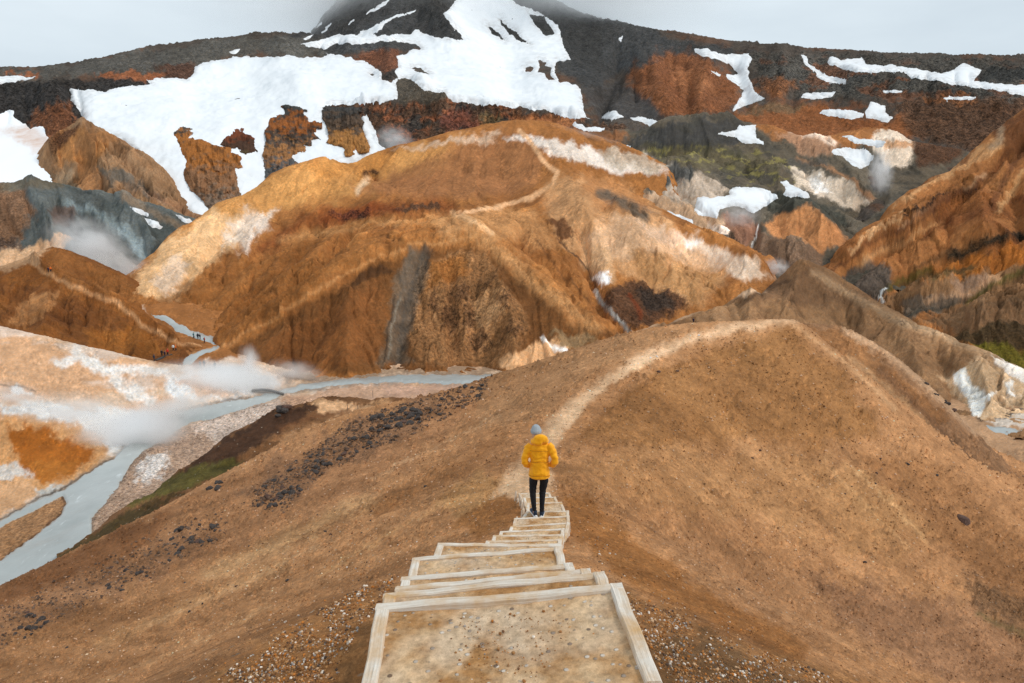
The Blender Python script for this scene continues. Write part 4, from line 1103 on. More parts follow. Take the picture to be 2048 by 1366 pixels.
for q_, c_q, w_q in (([(1660, 545), (1760, 478), (1850, 425), (1960, 360)], (120, 72, 42), 4), ([(1720, 530), (1800, 482), (1880, 445)], (206, 150, 98), 5), ([(1850, 470), (1930, 430), (2048, 400)], (140, 84, 46), 6),
                     ([(1880, 440), (1960, 430), (2020, 470), (2048, 500)], (150, 92, 52), 6), ([(1830, 540), (1900, 505), (1990, 470)], (120, 82, 50), 5), ([(1780, 400), (1850, 362), (1940, 312)], (128, 80, 48), 4),
                     ([(1800, 575), (1880, 552), (1950, 530)], (92, 82, 52), 5), ([(1850, 605), (1920, 585), (2000, 560)], (196, 150, 112), 5), ([(1700, 505), (1740, 470), (1800, 430)], (214, 164, 116), 4), ([(2000, 420), (2030, 380), (2048, 340)], (210, 158, 106), 5)):
    RH.line(q_, c_q, w_q, w_q, .75, 8, 20)
RH.sk[:] = .5

# ---- ridge behind the foreground
H2.col[:] = lin((150, 112, 78))
H2.vmottle((132, 96, 66), 120, 50, -.05, .35, .5)
H2.fill([(1450, 600), (1560, 558), (1620, 538), (1700, 570), (1770, 622), (1640, 612), (1540, 606)], (122, 90, 64), 12, .8)
H2.line([(1250, 672), (1330, 640), (1420, 612), (1480, 588), (1530, 582)], (202, 166, 134), 4.5, 4, .95, 3)
H2.line([(1500, 600), (1540, 575), (1580, 560)], (92, 68, 50), 3, 3, .7, 4)
H2.line([(1630, 548), (1700, 590), (1800, 640), (1900, 680), (2048, 745)], (172, 140, 108), 8, 8, .8, 3)
H2.fill([(1880, 750), (1950, 720), (2048, 755), (2200, 800), (2200, 850), (1960, 842), (1920, 800)], (200, 166, 130), 14, .9, 14, 40, sk=.9)
H2.fill([(1904, 742), (1930, 738), (1945, 770), (1992, 788), (1970, 802), (1964, 834), (1945, 834), (1934, 790), (1908, 762)], (222, 218, 210), 5, .95, 6, 20, sk=.02)
H2.fill([(1975, 712), (2048, 738), (2200, 800), (2200, 822), (2048, 766), (2000, 738)], (226, 216, 206), 6, .9, 6, 20)
H2.fill([(2010, 770), (2030, 768), (2036, 790), (2018, 790)], (206, 206, 202), 5, .7)
H2.sk[:] = .7

# ---- dark hump
SPUR.col[:] = lin((122, 84, 54))
SPUR.fill([(330, 975), (400, 905), (540, 826), (630, 802), (640, 812), (560, 862), (470, 925), (370, 975)], (78, 52, 36), 8, .95)
SPUR.fill([(560, 880), (650, 838), (760, 832), (880, 815), (700, 880), (560, 950)], (166, 122, 84), 14, .8, 14, 40)
SPUR.fill([(615, 800), (700, 805), (760, 806), (900, 796), (900, 815), (740, 830), (650, 828)], (198, 154, 114), 6, .9)
SPUR.fill([(740, 808), (800, 800), (860, 805), (820, 818), (750, 820)], (158, 114, 76), 6, .7)
SPUR.line([(560, 860), (620, 835), (700, 822)], (112, 72, 44), 4, 4, .7, 4)
SPUR.fill([(230, 1020), (300, 968), (400, 928), (488, 918), (455, 945), (370, 980), (290, 1006)], (96, 86, 42), 8, .95, 8, 24)
SPUR.fill([(60, 1150), (180, 1075), (260, 1020), (330, 1015), (280, 1040), (170, 1105)], (88, 72, 42), 7, .9, 6, 24)
SPUR.fill([(280, 1005), (360, 990), (430, 960), (380, 990), (300, 1020)], (70, 58, 30), 4, .7)
SPUR.fill([(470, 960), (560, 920), (640, 890), (600, 940), (480, 990)], (150, 104, 70), 10, .8)
SPUR.sk[:] = .6

# ---- foreground ridge
F.col[:] = lin((176, 127, 84))
F.mottle((152, 106, 66), 9, .0, .4, .5)
F.fill([(-200, 1190), (0, 1175), (230, 1055), (420, 960), (560, 900), (720, 840), (860, 795), (1000, 745), (1000, 790), (860, 900), (700, 1000), (450, 1100), (200, 1200), (-200, 1330)], (164, 117, 78), 30, .9, 30, 90)  # left flank's colour lightened to make up for weak sun there
F.fill([(-200, 1180), (0, 1170), (230, 1050), (340, 1020), (300, 1090), (150, 1160), (-200, 1280)], (126, 82, 48), 20, .8, 20, 60)
F.fill([(-200, 1260), (0, 1240), (250, 1120), (420, 1040), (420, 1090), (240, 1180), (0, 1290), (-200, 1330)], (120, 90, 68), 20, .3, 40, 50, rk=.6)
F.fill([(450, 1000), (560, 930), (700, 840), (850, 790), (900, 800), (820, 880), (700, 930), (560, 1010)], (116, 86, 64), 16, .5, 26, 50, rk=.6)
F.line([(420, 1150), (600, 1070), (740, 1000)], (204, 160, 112), 12, 18, .7, 14, 60)
F.line([(200, 1290), (430, 1190), (560, 1130)], (196, 150, 102), 10, 16, .5, 14, 60)
F.line([(760, 1010), (900, 940), (1000, 880)], (150, 102, 60), 16, 18, .6, 14, 60)
F.fill([(870, 1000), (960, 940), (1010, 960), (1000, 1000), (930, 1040)], (184, 138, 88), 20, .7)
F.fill([(900, 1050), (1000, 990), (1030, 1000), (1050, 1040), (960, 1075)], (150, 100, 54), 10, .8, 12, 40)
F.fill([(1000, 720), (1250, 676), (1400, 655), (1300, 690), (1200, 740), (1130, 790), (1080, 840), (960, 860), (950, 800)], (166, 122, 82), 16, .8)
F.fill([(1330, 735), (1440, 690), (1560, 655), (1610, 672), (1700, 765), (1760, 860), (1640, 900), (1500, 880), (1300, 900), (1160, 880), (1250, 780)], (150, 104, 60), 30, .85, 24, 60)
F.fill([(1130, 930), (1300, 890), (1500, 900), (1700, 950), (1880, 1080), (1760, 1120), (1500, 1030), (1250, 1000), (1150, 980)], (172, 125, 80), 50, .75, 44, 90)
F.fill([(1560, 900), (1720, 930), (1880, 1060), (1800, 1070), (1650, 980)], (186, 138, 90), 26, .5, 34, 60)
F.fill([(1700, 900), (1880, 930), (2060, 1090), (2210, 1250), (2060, 1250), (1920, 1110)], (152, 106, 66), 24, .8)
F.fill([(1120, 980), (1180, 1000), (1300, 1100), (1450, 1200), (1620, 1290), (1600, 1340), (1400, 1240), (1260, 1170), (1150, 1080)], (152, 100, 52), 20, .85, 18, 60)
F.fill([(1300, 1050), (1450, 1080), (1700, 1200), (2000, 1330), (1900, 1366), (1650, 1270), (1400, 1170)], (164, 119, 80), 26, .8, 26, 70)
F.fill([(1600, 1150), (1900, 1200), (2210, 1300), (2210, 1400), (1900, 1366), (1700, 1260)], (142, 102, 71), 30, .8, 26, 70)
F.fill([(1930, 1160), (2060, 1200), (2210, 1260), (2210, 1330), (2060, 1270), (1950, 1210)], (96, 72, 50), 16, .6, 26, 40, rk=.8)
F.line([(1960, 1230), (2048, 1270)], (82, 80, 44), 5, 8, .6, 10, 30)
F.fill([(1250, 1180), (1500, 1290), (1760, 1366), (1900, 1420), (1250, 1420)], (156, 110, 66), 16, .8)
F.fill([(1300, 1290), (1420, 1270), (1600, 1366), (1600, 1420), (1280, 1420)], (116, 88, 58), 20, .7, 30, 40)
F.fill([(400, 1366), (560, 1260), (740, 1170), (760, 1230), (720, 1420), (380, 1420)], (176, 124, 74), 16, .8, 24, 60)
F.fill([(985, 990), (1022, 935), (1065, 885), (1100, 836), (1158, 788), (1216, 748), (1275, 712), (1335, 685), (1420, 658), (1540, 637), (1610, 640), (1560, 650), (1470, 664), (1385, 684), (1322, 708), (1270, 738), (1218, 770), (1172, 806), (1136, 850), (1108, 892), (1100, 930), (1108, 985), (1104, 1000)], (212, 172, 132), 18, .95, 9, 40, sk=.1)
F.fill([(1000, 990), (1050, 920), (1090, 870), (1130, 830), (1200, 775), (1290, 715), (1380, 680), (1290, 725), (1190, 795), (1120, 870), (1090, 920), (1090, 990)], (216, 178, 138), 10, .7, 9, 40)
F.calm *= 1 - .6 * F.mask_poly([(985, 990), (1065, 885), (1158, 788), (1275, 712), (1420, 658), (1540, 637), (1470, 664), (1322, 708), (1218, 770), (1136, 850), (1100, 930), (1104, 1000)], 12, 6, 40)
F.line([(1585, 650), (1650, 694), (1725, 755), (1790, 818)], (196, 152, 108), 4.5, 6, .65, 6)
F.line([(1420, 700), (1330, 745), (1240, 800), (1160, 880)], (128, 84, 44), 4, 10, .6, 8)
for q_, c_q, w_q in (([(1480, 1080), (1600, 1150), (1720, 1230), (1830, 1310)], (124, 86, 54), 2.2), ([(1560, 1060), (1660, 1130), (1740, 1200)], (128, 90, 58), 2), ([(1350, 1110), (1480, 1190), (1640, 1280)], (122, 84, 52), 2.4),
                     ([(1420, 985), (1520, 1010), (1680, 1030)], (140, 98, 60), 3), ([(1700, 930), (1790, 1010), (1850, 1080)], (214, 168, 116), 2.5), ([(1660, 940), (1760, 1040), (1820, 1100)], (206, 158, 108), 3), ([(1620, 930), (1720, 1040)], (138, 96, 58), 2),
                     ([(640, 1090), (480, 1170), (300, 1250)], (206, 160, 114), 3), ([(760, 1060), (560, 1160), (400, 1240)], (134, 92, 56), 3), ([(540, 1210), (380, 1290), (200, 1366)], (198, 152, 106), 3), ([(840, 960), (700, 1030), (560, 1100)], (140, 98, 62), 4),
                     ([(1000, 830), (860, 900), (740, 960)], (196, 152, 110), 3), ([(900, 1000), (760, 1080), (640, 1150)], (198, 150, 100), 3)):
    F.line(q_, c_q, w_q, 3, .55, 10, 20)
F.sk[:] = .55
X_, Y_ = F.warped(4, 30)
F.sk *= 1 - .8 * F.mask_poly([(960, 1000), (1060, 885), (1150, 780), (1330, 680), (1540, 636), (1470, 668), (1275, 745), (1142, 852), (1104, 930), (1114, 1000)], 20, 4, 30)

F2.col[:] = lin((150, 110, 76))
F2.fill([(1560, 655), (1680, 660), (1760, 720), (1900, 840), (1860, 860), (1720, 760), (1620, 690)], (142, 96, 56), 8, .8)
F2.line([(1690, 664), (1760, 696), (1850, 768), (1950, 862)], (184, 148, 114), 7, 7, .8, 4)
F2.line([(1760, 740), (1860, 840), (2000, 980)], (106, 74, 50), 7, 8, .7, 5)
F2.line([(1700, 720), (1800, 800), (1900, 900), (2048, 1060)], (176, 136, 96), 8, 8, .6, 8)
F2.sk[:] = .7

# ---- high slopes
BK.col[:] = lin((84, 74, 66))
BK.vmottle((104, 72, 52), 110, 34, .05, .35, .7)
BK.fill([(520, 95), (640, 40), (720, -20), (900, -160), (1100, -140), (1320, 70), (1200, 130), (1130, 110), (900, 95), (700, 110)], (70, 70, 70), 10, .95, rk=.5)
BK.fill([(-250, 160), (0, 145), (150, 130), (300, 100), (470, 78), (640, 72), (660, 115), (480, 112), (380, 135), (200, 150), (0, 160)], (90, 86, 80), 8, .95, rk=.4)
BK.fill([(190, 152), (260, 143), (335, 148), (310, 168), (240, 168)], (150, 86, 48), 6, .9, 12, 30, rk=.4)
BK.fill([(-100, 154), (20, 150), (80, 145), (82, 153), (-100, 160)], (152, 88, 50), 4, .9)
BK.fill([(310, 135), (390, 128), (390, 160), (340, 158)], (98, 64, 48), 6, .8, 10, 24, rk=.8)
BK.fill([(-200, 160), (0, 165), (140, 162), (320, 160), (320, 175), (170, 200), (165, 240), (60, 262), (-200, 240)], (62, 58, 56), 8, .95, 10, 30, rk=.9)
BK.fill([(55, 250), (75, 228), (110, 205), (140, 205), (155, 245), (140, 262), (100, 290), (80, 262)], (132, 78, 44), 8, .8, 16, 24, rk=.8)
BK.fill([(700, 112), (760, 98), (800, 105), (800, 140), (770, 145), (730, 128)], (122, 70, 42), 8, .85, 10, 24, rk=.9)
BK.fill([(764, 148), (798, 140), (800, 165), (770, 168)], (66, 60, 56), 5, .9, rk=.9)
BK.fill([(640, 205), (720, 202), (900, 200), (1000, 212), (1150, 236), (1250, 260), (1200, 300), (700, 320), (600, 350), (500, 320)], (98, 70, 52), 6, .95, rk=.9)
BK.vmottle((132, 74, 44), 70, 16, .1, .3, 0)
mk = BK.mask_poly([(720, 205), (900, 205), (1000, 215), (1200, 240), (1200, 280), (740, 300)], 8, 8, 30)
BK.put(mk * sstep(.02, .25, fbm(BK.PX / 70, BK.PY / 18, 4, .6)), (138, 80, 48))
BK.put(mk * sstep(.1, .3, fbm(BK.PX / 50 + 30, BK.PY / 20, 4, .6)) * .9, (68, 64, 60))
BK.fill([(790, 155), (812, 152), (840, 168), (900, 190), (905, 205), (800, 205)], (92, 82, 70), 4, .95, 5, 20, rk=.5)
BK.fill([(1030, 235), (1140, 240), (1170, 262), (1100, 275), (1040, 262)], (172, 104, 54), 8, .8, 12, 30, rk=.4)
BK.fill([(880, 235), (940, 225), (960, 262), (900, 270)], (118, 62, 46), 8, .7, 14, 30)
BK.fill([(960, 235), (1010, 235), (1000, 265), (960, 262)], (120, 96, 56), 8, .6, 12, 24)
BK.fill([(1110, 55), (1250, 62), (1400, 86), (1520, 106), (1420, 128), (1280, 128), (1190, 180), (1120, 150)], (70, 70, 70), 10, .95, rk=.4)
BK.fill([(1270, 130), (1330, 105), (1400, 108), (1470, 165), (1490, 200), (1440, 232), (1330, 236), (1250, 180)], (134, 78, 40), 18, .9, 20, 40, rk=.5)
BK.fill([(1340, 140), (1400, 135), (1430, 180), (1370, 200)], (158, 98, 56), 14, .7, 16, 30)
BK.fill([(1160, 175), (1240, 165), (1300, 200), (1330, 240), (1200, 240)], (74, 70, 68), 10, .9, 10, 40)
BK.fill([(1500, 108), (1800, 112), (2240, 128), (2240, 210), (2000, 215), (1850, 195), (1640, 192), (1520, 190)], (84, 80, 74), 10, .95, rk=.95)
BK.put(BK.mask_poly([(1500, 120), (2240, 140), (2240, 280), (1800, 260), (1500, 240)], 20) * sstep(.05, .3, fbm(BK.PX / 90 + 8, BK.PY / 26, 4, .6)) * .8, (118, 74, 48))
BK.fill([(1500, 175), (1560, 150), (1600, 180), (1540, 200)], (146, 88, 46), 12, .8)
BK.fill([(1400, 245), (1520, 212), (1640, 205), (1760, 240), (1830, 236), (1840, 275), (1700, 290), (1500, 275)], (142, 82, 38), 14, .9, 14, 40, rk=.3)
BK.fill([(1480, 225), (1560, 205), (1620, 210), (1560, 232)], (104, 88, 64), 8, .7)
BK.fill([(1780, 215), (1900, 195), (2060, 200), (2240, 210), (2240, 320), (1950, 310), (1830, 270)], (100, 68, 46), 14, .9, 14, 40, rk=.95)
BK.fill([(1940, 150), (2048, 130), (2240, 130), (2240, 168), (2048, 165), (1960, 160)], (62, 62, 60), 6, .9, rk=.8)
BK.fill([(1840, 195), (1960, 190), (1960, 205), (1860, 210)], (140, 86, 46), 5, .8)
BK.sk[:] = .35

# relief
F.keep *= .25 + .75 * sstep(4, 18, F.Y)
for S_, k_ in ((F, 1.08), (F2, 1.0), (SPUR, .85), (V, .96), (H2, .92), (LH, .66), (MH, 1.0), (GH, .9), (OH, .88), (RB, .98), (RH, .78), (BK, 1.05)):  # left hill and orange slopes scaled darker to hold their shade
    lu_ = np.maximum(S_.col @ np.array([.3, .59, .11]), 1e-3)
    S_.col = S_.col * ((lu_ / np.exp(np.log(lu_).mean())) ** (.22 if S_ not in (F, F2, V) else .08))[..., None]
    if S_ in (RB, BK, OH): S_.col = S_.col * .86 + .14 * lu_[..., None] * np.array([1.12, .98, .82])
    S_.col = S_.col * k_ * (np.array([.97, .965, 1.0]) if S_ in (F, F2) else 1.0) * (1 + .22 * fbm(S_.PX / 34 + 2, S_.PY / 22, 4, .6))[..., None]
    g_ = S_.col.mean(-1, keepdims=True); S_.col = np.maximum(S_.col, 0)
F.sk *= .55
F.relief(grain=.0011, gully=.02, gully2=.03, rough=.07, rough_len=.9, rock=.2, cell=1.2, steps=16, cell2=3.5)
F2.relief(grain=.0009, gully=.05, gully2=.12, rough=.08, rough_len=1.5)
SPUR.relief(grain=.0008, gully=.08, gully2=.2, rough=.12, rough_len=2)
V.relief(grain=.0004, broad=.1, gully=.05, rough=.10, rough_len=2.5, rock=.35)
H2.relief(grain=.00022, gully=.4, gully2=.5, rough=.2, rough_len=4)
LH.relief(grain=.00022, gully=.35, gully2=.5, rough=.18, rough_len=4)
MH.relief(grain=.00022, gully=.8, gully2=.8, rough=.4, rough_len=7, rock=1.6)
GH.relief(grain=.00022, gully=.6, gully2=1.5, rough=.7, rough_len=9, rock=1.2)
OH.relief(grain=.00022, gully=.8, gully2=2.0, rough=.6, rough_len=9, rock=1.2)
RB.relief(grain=.00022, gully=.6, gully2=1.6, rough=.7, rough_len=9, rock=1.6)
RH.relief(grain=.00022, gully=.8, gully2=1.6, rough=.5, rough_len=9, rock=1.6)
BK.relief(grain=.0007, gully=.8, gully2=2.2, rough=1.4, rough_len=14, rock=4.0)
for (l0, r0), (l1, r1), k in [((STEPS[0][0] + Vector((.1, -2.3, 0)), STEPS[0][1] + Vector((.1, -2.3, 0))), STEPS[0], 0)] + [(STEPS[i - 1], STEPS[i], i) for i in range(1, len(STEPS))]:
    y0, y1 = (l0.y + r0.y) / 2, (l1.y + r1.y) / 2
    t = np.clip((F.Y - y0) / (y1 - y0), 0, 1)
    xl, xr = l0.x + (l1.x - l0.x) * t, r0.x + (r1.x - r0.x) * t
    zt = l1.z + (r1.z - l1.z) * np.clip((F.X - xl) / (xr - xl), 0, 1)
    inside = (F.Y > y0 - .05) & (F.Y < y1 + .16) & (F.X > xl - .03) & (F.X < xr + .03)
    F.Z = np.where(inside, np.minimum(F.Z, zt - .07), F.Z)
for S_ in (F, F2, SPUR, V, H2, LH, MH, GH, OH, RB, RH, BK): S_.reproject(); S_.wc = {}

m_near = soil_mat("sandy_gravel_soil", 0.07, .40, .7, speck=.10, speck_scale=9.0, rockscale=1.6)
m_mid = soil_mat("sandy_soil", 0.22, .42, .5, speck=.06, speck_scale=2.2, rockscale=1.0)
m_valley = soil_mat("hot_spring_clay", 0.3, .22, .4, speck=.03, speck_scale=2.0, rockscale=1.0)
m_hill = soil_mat("ochre_soil", 0.6, .24, .5, rockscale=.45)
m_far = soil_mat("dark_volcanic_soil", 1.5, .45, .7, rockscale=.16)

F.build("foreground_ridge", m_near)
cd_ = np.interp(F2.U[0] * FPX * CP + 1024, [1400, 1560, 1650, 1730, 1800, 1900, 2000, 2048, 2200, 2300], [73, 73, 72, 69, 66, 62, 57, 54, 44, 40])
F2.build("foreground_knoll", m_mid, trim=F2.Y > cd_[None] * 1.015)
SPUR.build("dark_spur", m_mid)
V.build("valley_floor", m_valley)
H2.build("bare_ridge", m_hill)
LH.build("path_hill", m_hill)
MH.build("middle_hill", m_hill)
GH.build("grey_hill", m_hill)
OH.build("ochre_hill", m_hill)
RB.build("mossy_slopes", m_hill)
RH.build("orange_slopes", m_hill)
BK.build("mountain", m_far)

# ------------------------------------------------------------------ snow
m_snow, N_, L_, b_ = new_mat("old_snow")
b_.inputs['Roughness'].default_value = .75
b_.inputs['Specular IOR Level'].default_value = .2
P_ = N_.new("ShaderNodeTexCoord").outputs['Object']
f_ = N_map(N_, L_, N_noise(N_, L_, P_, .03, 6, .6), .35, .7, 0, 1)
f2_ = N_map(N_, L_, N_noise(N_, L_, P_, .35, 5, .6), .35, .75, 0, 1)
c_ = N_mix(N_, L_, f_, (.885, .89, .90), (.80, .825, .85))
c_ = N_mix(N_, L_, N_math(N_, L_, 'MULTIPLY', f2_, .22), c_, (.74, .74, .74))
mg_ = N_.new("ShaderNodeAttribute"); mg_.attribute_name = "margin"
dn_ = N_map(N_, L_, N_noise(N_, L_, P_, .16, 7, .7), .42, .66, 0, 1)
L_.new(N_mix(N_, L_, N_math(N_, L_, 'MULTIPLY', N_math(N_, L_, 'MULTIPLY', mg_.outputs['Fac'], dn_), .75), c_, (.45, .40, .37)), b_.inputs['Base Color'])
bp_ = N_.new("ShaderNodeBump"); bp_.inputs['Strength'].default_value = .25; bp_.inputs['Distance'].default_value = .8
L_.new(N_noise(N_, L_, P_, .5, 4, .6), bp_.inputs['Height']); L_.new(bp_.outputs[0], b_.inputs['Normal'])

m_pink, N_, L_, b_ = new_mat("dust_stained_snow")
b_.inputs['Roughness'].default_value = .8
P_ = N_.new("ShaderNodeTexCoord").outputs['Object']
a_ = N_.new("ShaderNodeAttribute"); a_.attribute_name = "tone"
nz_ = N_map(N_, L_, N_noise(N_, L_, P_, .12, 6, .7), .3, .7, .4, 1.3)
L_.new(N_mix(N_, L_, N_math(N_, L_, 'MULTIPLY', a_.outputs['Fac'], nz_, clamp=True), (.92, .93, .95), (.66, .42, .30)), b_.inputs['Base Color'])

o = BK.sheet("snowfield", [SNOWFIELD], m_snow, thick=1.8, soft=4, holes=SNOW_HOLES, hummock=2.6)
set_props(o, "vast white snowfield running down from the cloudy peak across the dark slopes", "snowfield")
tone = BK.mask_poly([(0, 262), (60, 258), (110, 285), (100, 320), (60, 300)], 22, 12, 40) * .75
for i, (nm, polys, g, lb) in enumerate(SNOWS):
    S_ = {"BK": BK, "GH": GH, "RB": RB}[g]
    o = S_.sheet(nm, polys, m_pink if i == 0 else m_snow, thick=1.2 if g == "BK" else .8, soft=3.5, warp=4, wl=18, tone=tone if i == 0 else None)
    if o: set_props(o, lb, "snow", "snow patches left on the slopes")

# ------------------------------------------------------------------ water
m_water, N_, L_, b_ = new_mat("milky_river_water")
b_.inputs['Roughness'].default_value = .22
b_.inputs['Specular IOR Level'].default_value = .25
P_ = N_.new("ShaderNodeTexCoord").outputs['Object']
f_ = N_map(N_, L_, N_noise(N_, L_, P_, .12, 5, .6), .3, .7, 0, 1)
c_ = N_mix(N_, L_, f_, (.32, .335, .32), (.44, .455, .44))
mp_ = N_.new("ShaderNodeMapping"); mp_.inputs['Scale'].default_value = (.5, .16, 1); mp_.inputs['Rotation'].default_value = (0, 0, .9); L_.new(P_, mp_.inputs['Vector'])
rf_ = N_map(N_, L_, N_noise(N_, L_, mp_.outputs[0], 1.6, 7, .72), .60, .72, 0, .75)
L_.new(N_mix(N_, L_, rf_, c_, (.66, .68, .68)), b_.inputs['Base Color'])
bp_ = N_.new("ShaderNodeBump"); bp_.inputs['Strength'].default_value = .35; bp_.inputs['Distance'].default_value = .15
L_.new(N_noise(N_, L_, P_, 1.2, 4, .6), bp_.inputs['Height']); L_.new(bp_.outputs[0], b_.inputs['Normal'])
for nm, polys, holes in (("river", [RIVER], [ISLAND]), ("creek", CREEK, []), ("brook", [BROOK], [])):
    o = V.sheet(nm, polys, m_water, thick=.22, soft=4, warp=3.5, wl=22, holes=holes, whole=nm == "creek")
    if o: o["kind"] = "structure"

# ------------------------------------------------------------------ rock outcrops standing out of the snow
GROUNDS = [F, F2, SPUR, V, H2, LH, MH, GH, OH, RB, RH, BK]


def hit(px, py, only=None):
    best = None
    for S_ in (only or GROUNDS):
        p = S_.cast(px, py, True)
        if p is not None and (best is None or p.y < best.y): best = p
    return best


def outcrop(poly, label, bands, d_top, d_bot, bulge):
    """A crag: traced outline, its own distance, leaning back with the slope, rounded front and back."""
    p = np.asarray(poly, float)
    x0, y0 = p.min(0); x1, y1 = p.max(0)
    st = 1.5
    gx, gy = np.meshgrid(np.arange(x0 - 4, x1 + 4, st), np.arange(y0 - 4, y1 + 4, st))
    wx = gx + 2.2 * fbm(gx / 9, gy / 9, 4, .6); wy = gy + 2.2 * fbm(gx / 9 + 40, gy / 9, 4, .6)
    sd = sd_poly(wx, wy, poly)
    R = .32 * min(x1 - x0, y1 - y0)
    prof = np.sqrt(np.clip(1 - (1 - np.clip(sd / R, 0, 1)) ** 2, 0, 1))
    t = (gy - y0) / (y1 - y0)
    # lie against the snow slope behind
    rx_, ry_, rz_ = ray(gx, gy)
    ci = np.clip(np.round((rx_ / ry_ - BK.U[0, 0]) / (BK.U[0, 1] - BK.U[0, 0])).astype(int), 0, BK.n - 1)
    sl = np.maximum.accumulate(BK.Z / BK.Y, axis=0)
    d = np.zeros(gx.shape)
    for c in np.unique(ci):
        k = ci == c
        d[k] = np.interp((rz_ / ry_)[k], sl[:, c] + np.arange(BK.m) * 1e-9, BK.Y[:, 0])
    d = d - bulge * .12
    rel = fbm(gx / 20 + 5, gy / 30, 5, .55) * bulge * .5 + np.abs(fbm(gx / 9, gy / 16 + 9, 3, .6)) * bulge * .3
    on = sd > 0
    cell = on[:-1, :-1] & on[1:, 1:] & on[:-1, 1:] & on[1:, :-1]
    cell &= largest_piece(cell)
    m, n = gx.shape
    i = (np.arange(m - 1)[:, None] * n + np.arange(n - 1)[None])
    q = np.stack([i, i + n, i + n + 1, i + 1], -1)[cell]
    V3 = []
    for s in (-1, 1):
        dd = d - bulge * prof + rel * prof if s < 0 else d + bulge * .6
        rx, ry, rz = ray(gx, gy)
        V3.append(np.stack([rx / ry * dd, dd, rz / ry * dd], -1).reshape(-1, 3))
    v = np.concatenate(V3)
    qb = q[:, ::-1] + m * n
    # side walls where the two skins meet
    ed = {}
    for f in q:
        for a, b in zip(f, np.roll(f, -1)):
            if (b, a) in ed: del ed[(b, a)]
            else: ed[(a, b)] = 1
    side = np.array([[b, a, a + m * n, b + m * n] for a, b in ed])
    me, idx = compact("rock_outcrop", v, np.concatenate([q, qb, side]))
    col = np.zeros((m, n, 3)); col[:] = lin(bands[0][1])
    nz = fbm(gx / 16, gy / 10, 5, .6)
    for tt, c in bands[1:]:
        w = sstep(tt - .08, tt + .08, t + .22 * nz)[..., None]
        col = col + w * (lin(c) - col)
    dk = sstep(.05, .4, fbm(gx / 11 + 70, gy / 22, 5, .62))[..., None]
    col = col * .85 * (1 - .5 * dk)
    col = np.concatenate([col.reshape(-1, 3)] * 2)[idx]
    add_col(me, "soil", col)
    add_float(me, "rocky", np.full(len(idx), .3))
    add_float(me, "runoff_shade", np.concatenate([fbm(gx / 3, gy / 18, 3).ravel() * .6] * 2)[idx])
    o = link("rock_outcrop", me, m_hill)
    return set_props(o, label, "rock outcrop", "crags rising from the snowfield")


outcrop([(344, 270), (355, 257), (366, 252), (384, 257), (397, 267), (414, 282), (439, 292), (456, 292), (474, 299), (487, 318), (483, 323), (488, 336), (472, 340), (476, 362), (484, 393), (470, 430), (425, 440), (406, 402), (379, 380), (366, 354), (366, 338), (372, 323), (365, 312), (353, 285)],
        "seal-shaped brown crag rising from the snow, leftmost of the crags", [(0, (78, 70, 60)), (.06, (172, 108, 52)), (.42, (150, 108, 76)), (.72, (142, 120, 102))], 462, 398, 11)
outcrop([(438, 290), (441, 279), (452, 267), (459, 250), (487, 256), (505, 266), (513, 277), (511, 292), (518, 305), (491, 312), (474, 308), (456, 297)],
        "small dark red crag behind the seal-shaped one", [(0, (120, 66, 40)), (.5, (84, 60, 46)), (.85, (92, 78, 52))], 494, 472, 7)
outcrop([(527, 263), (535, 252), (536, 233), (568, 227), (568, 222), (558, 213), (568, 206), (597, 211), (617, 220), (614, 224), (608, 226), (617, 235), (619, 244), (630, 240), (645, 245), (645, 259), (634, 257), (632, 268), (649, 284), (634, 279), (625, 281), (625, 294), (612, 292), (617, 307), (592, 310), (584, 314), (597, 325), (610, 345), (584, 366), (531, 375), (527, 332), (524, 307), (531, 279)],
        "tall dark crag with a rust-orange top and a flat black cap", [(0, (70, 68, 64)), (.14, (156, 92, 44)), (.34, (84, 74, 66)), (.5, (166, 116, 72)), (.7, (92, 92, 92))], 560, 446, 12)
outcrop([(643, 222), (644, 211), (663, 210), (663, 213), (724, 213), (725, 224), (718, 228), (731, 246), (724, 255), (740, 288), (742, 306), (689, 316), (686, 298), (652, 286), (656, 274), (654, 257), (645, 239)],
        "flat-topped crag, dark above and ochre below, right of the black-capped one", [(0, (74, 70, 66)), (.2, (98, 80, 66)), (.5, (178, 124, 70))], 552, 470, 12)

# ------------------------------------------------------------------ wooden box staircase
m_wood, N_, L_, b_ = new_mat("weathered_pale_timber")
b_.inputs['Roughness'].default_value = .85
b_.inputs['Specular IOR Level'].default_value = .2
P_ = N_.new("ShaderNodeTexCoord").outputs['Object']
ga_ = N_.new("ShaderNodeAttribute"); ga_.attribute_name = "along"; P_ = ga_.outputs['Vector']
mp_ = N_.new("ShaderNodeMapping"); mp_.inputs['Scale'].default_value = (1.2, 26.0, 26.0)
L_.new(P_, mp_.inputs['Vector'])
g_ = N_map(N_, L_, N_noise(N_, L_, mp_.outputs[0], 3.0, 6, .65), .3, .7, 0, 1)
d_ = N_map(N_, L_, N_noise(N_, L_, P_, 3.2, 5, .65), .42, .66, 0, 1)
c_ = N_mix(N_, L_, g_, (.58, .48, .38), (.88, .81, .72))
c_ = N_mix(N_, L_, d_, c_, (.60, .36, .16))
L_.new(c_, b_.inputs['Base Color'])
bp_ = N_.new("ShaderNodeBump"); bp_.inputs['Strength'].default_value = .7; bp_.inputs['Distance'].default_value = .006
L_.new(g_, bp_.inputs['Height']); L_.new(bp_.outputs[0], b_.inputs['Normal'])

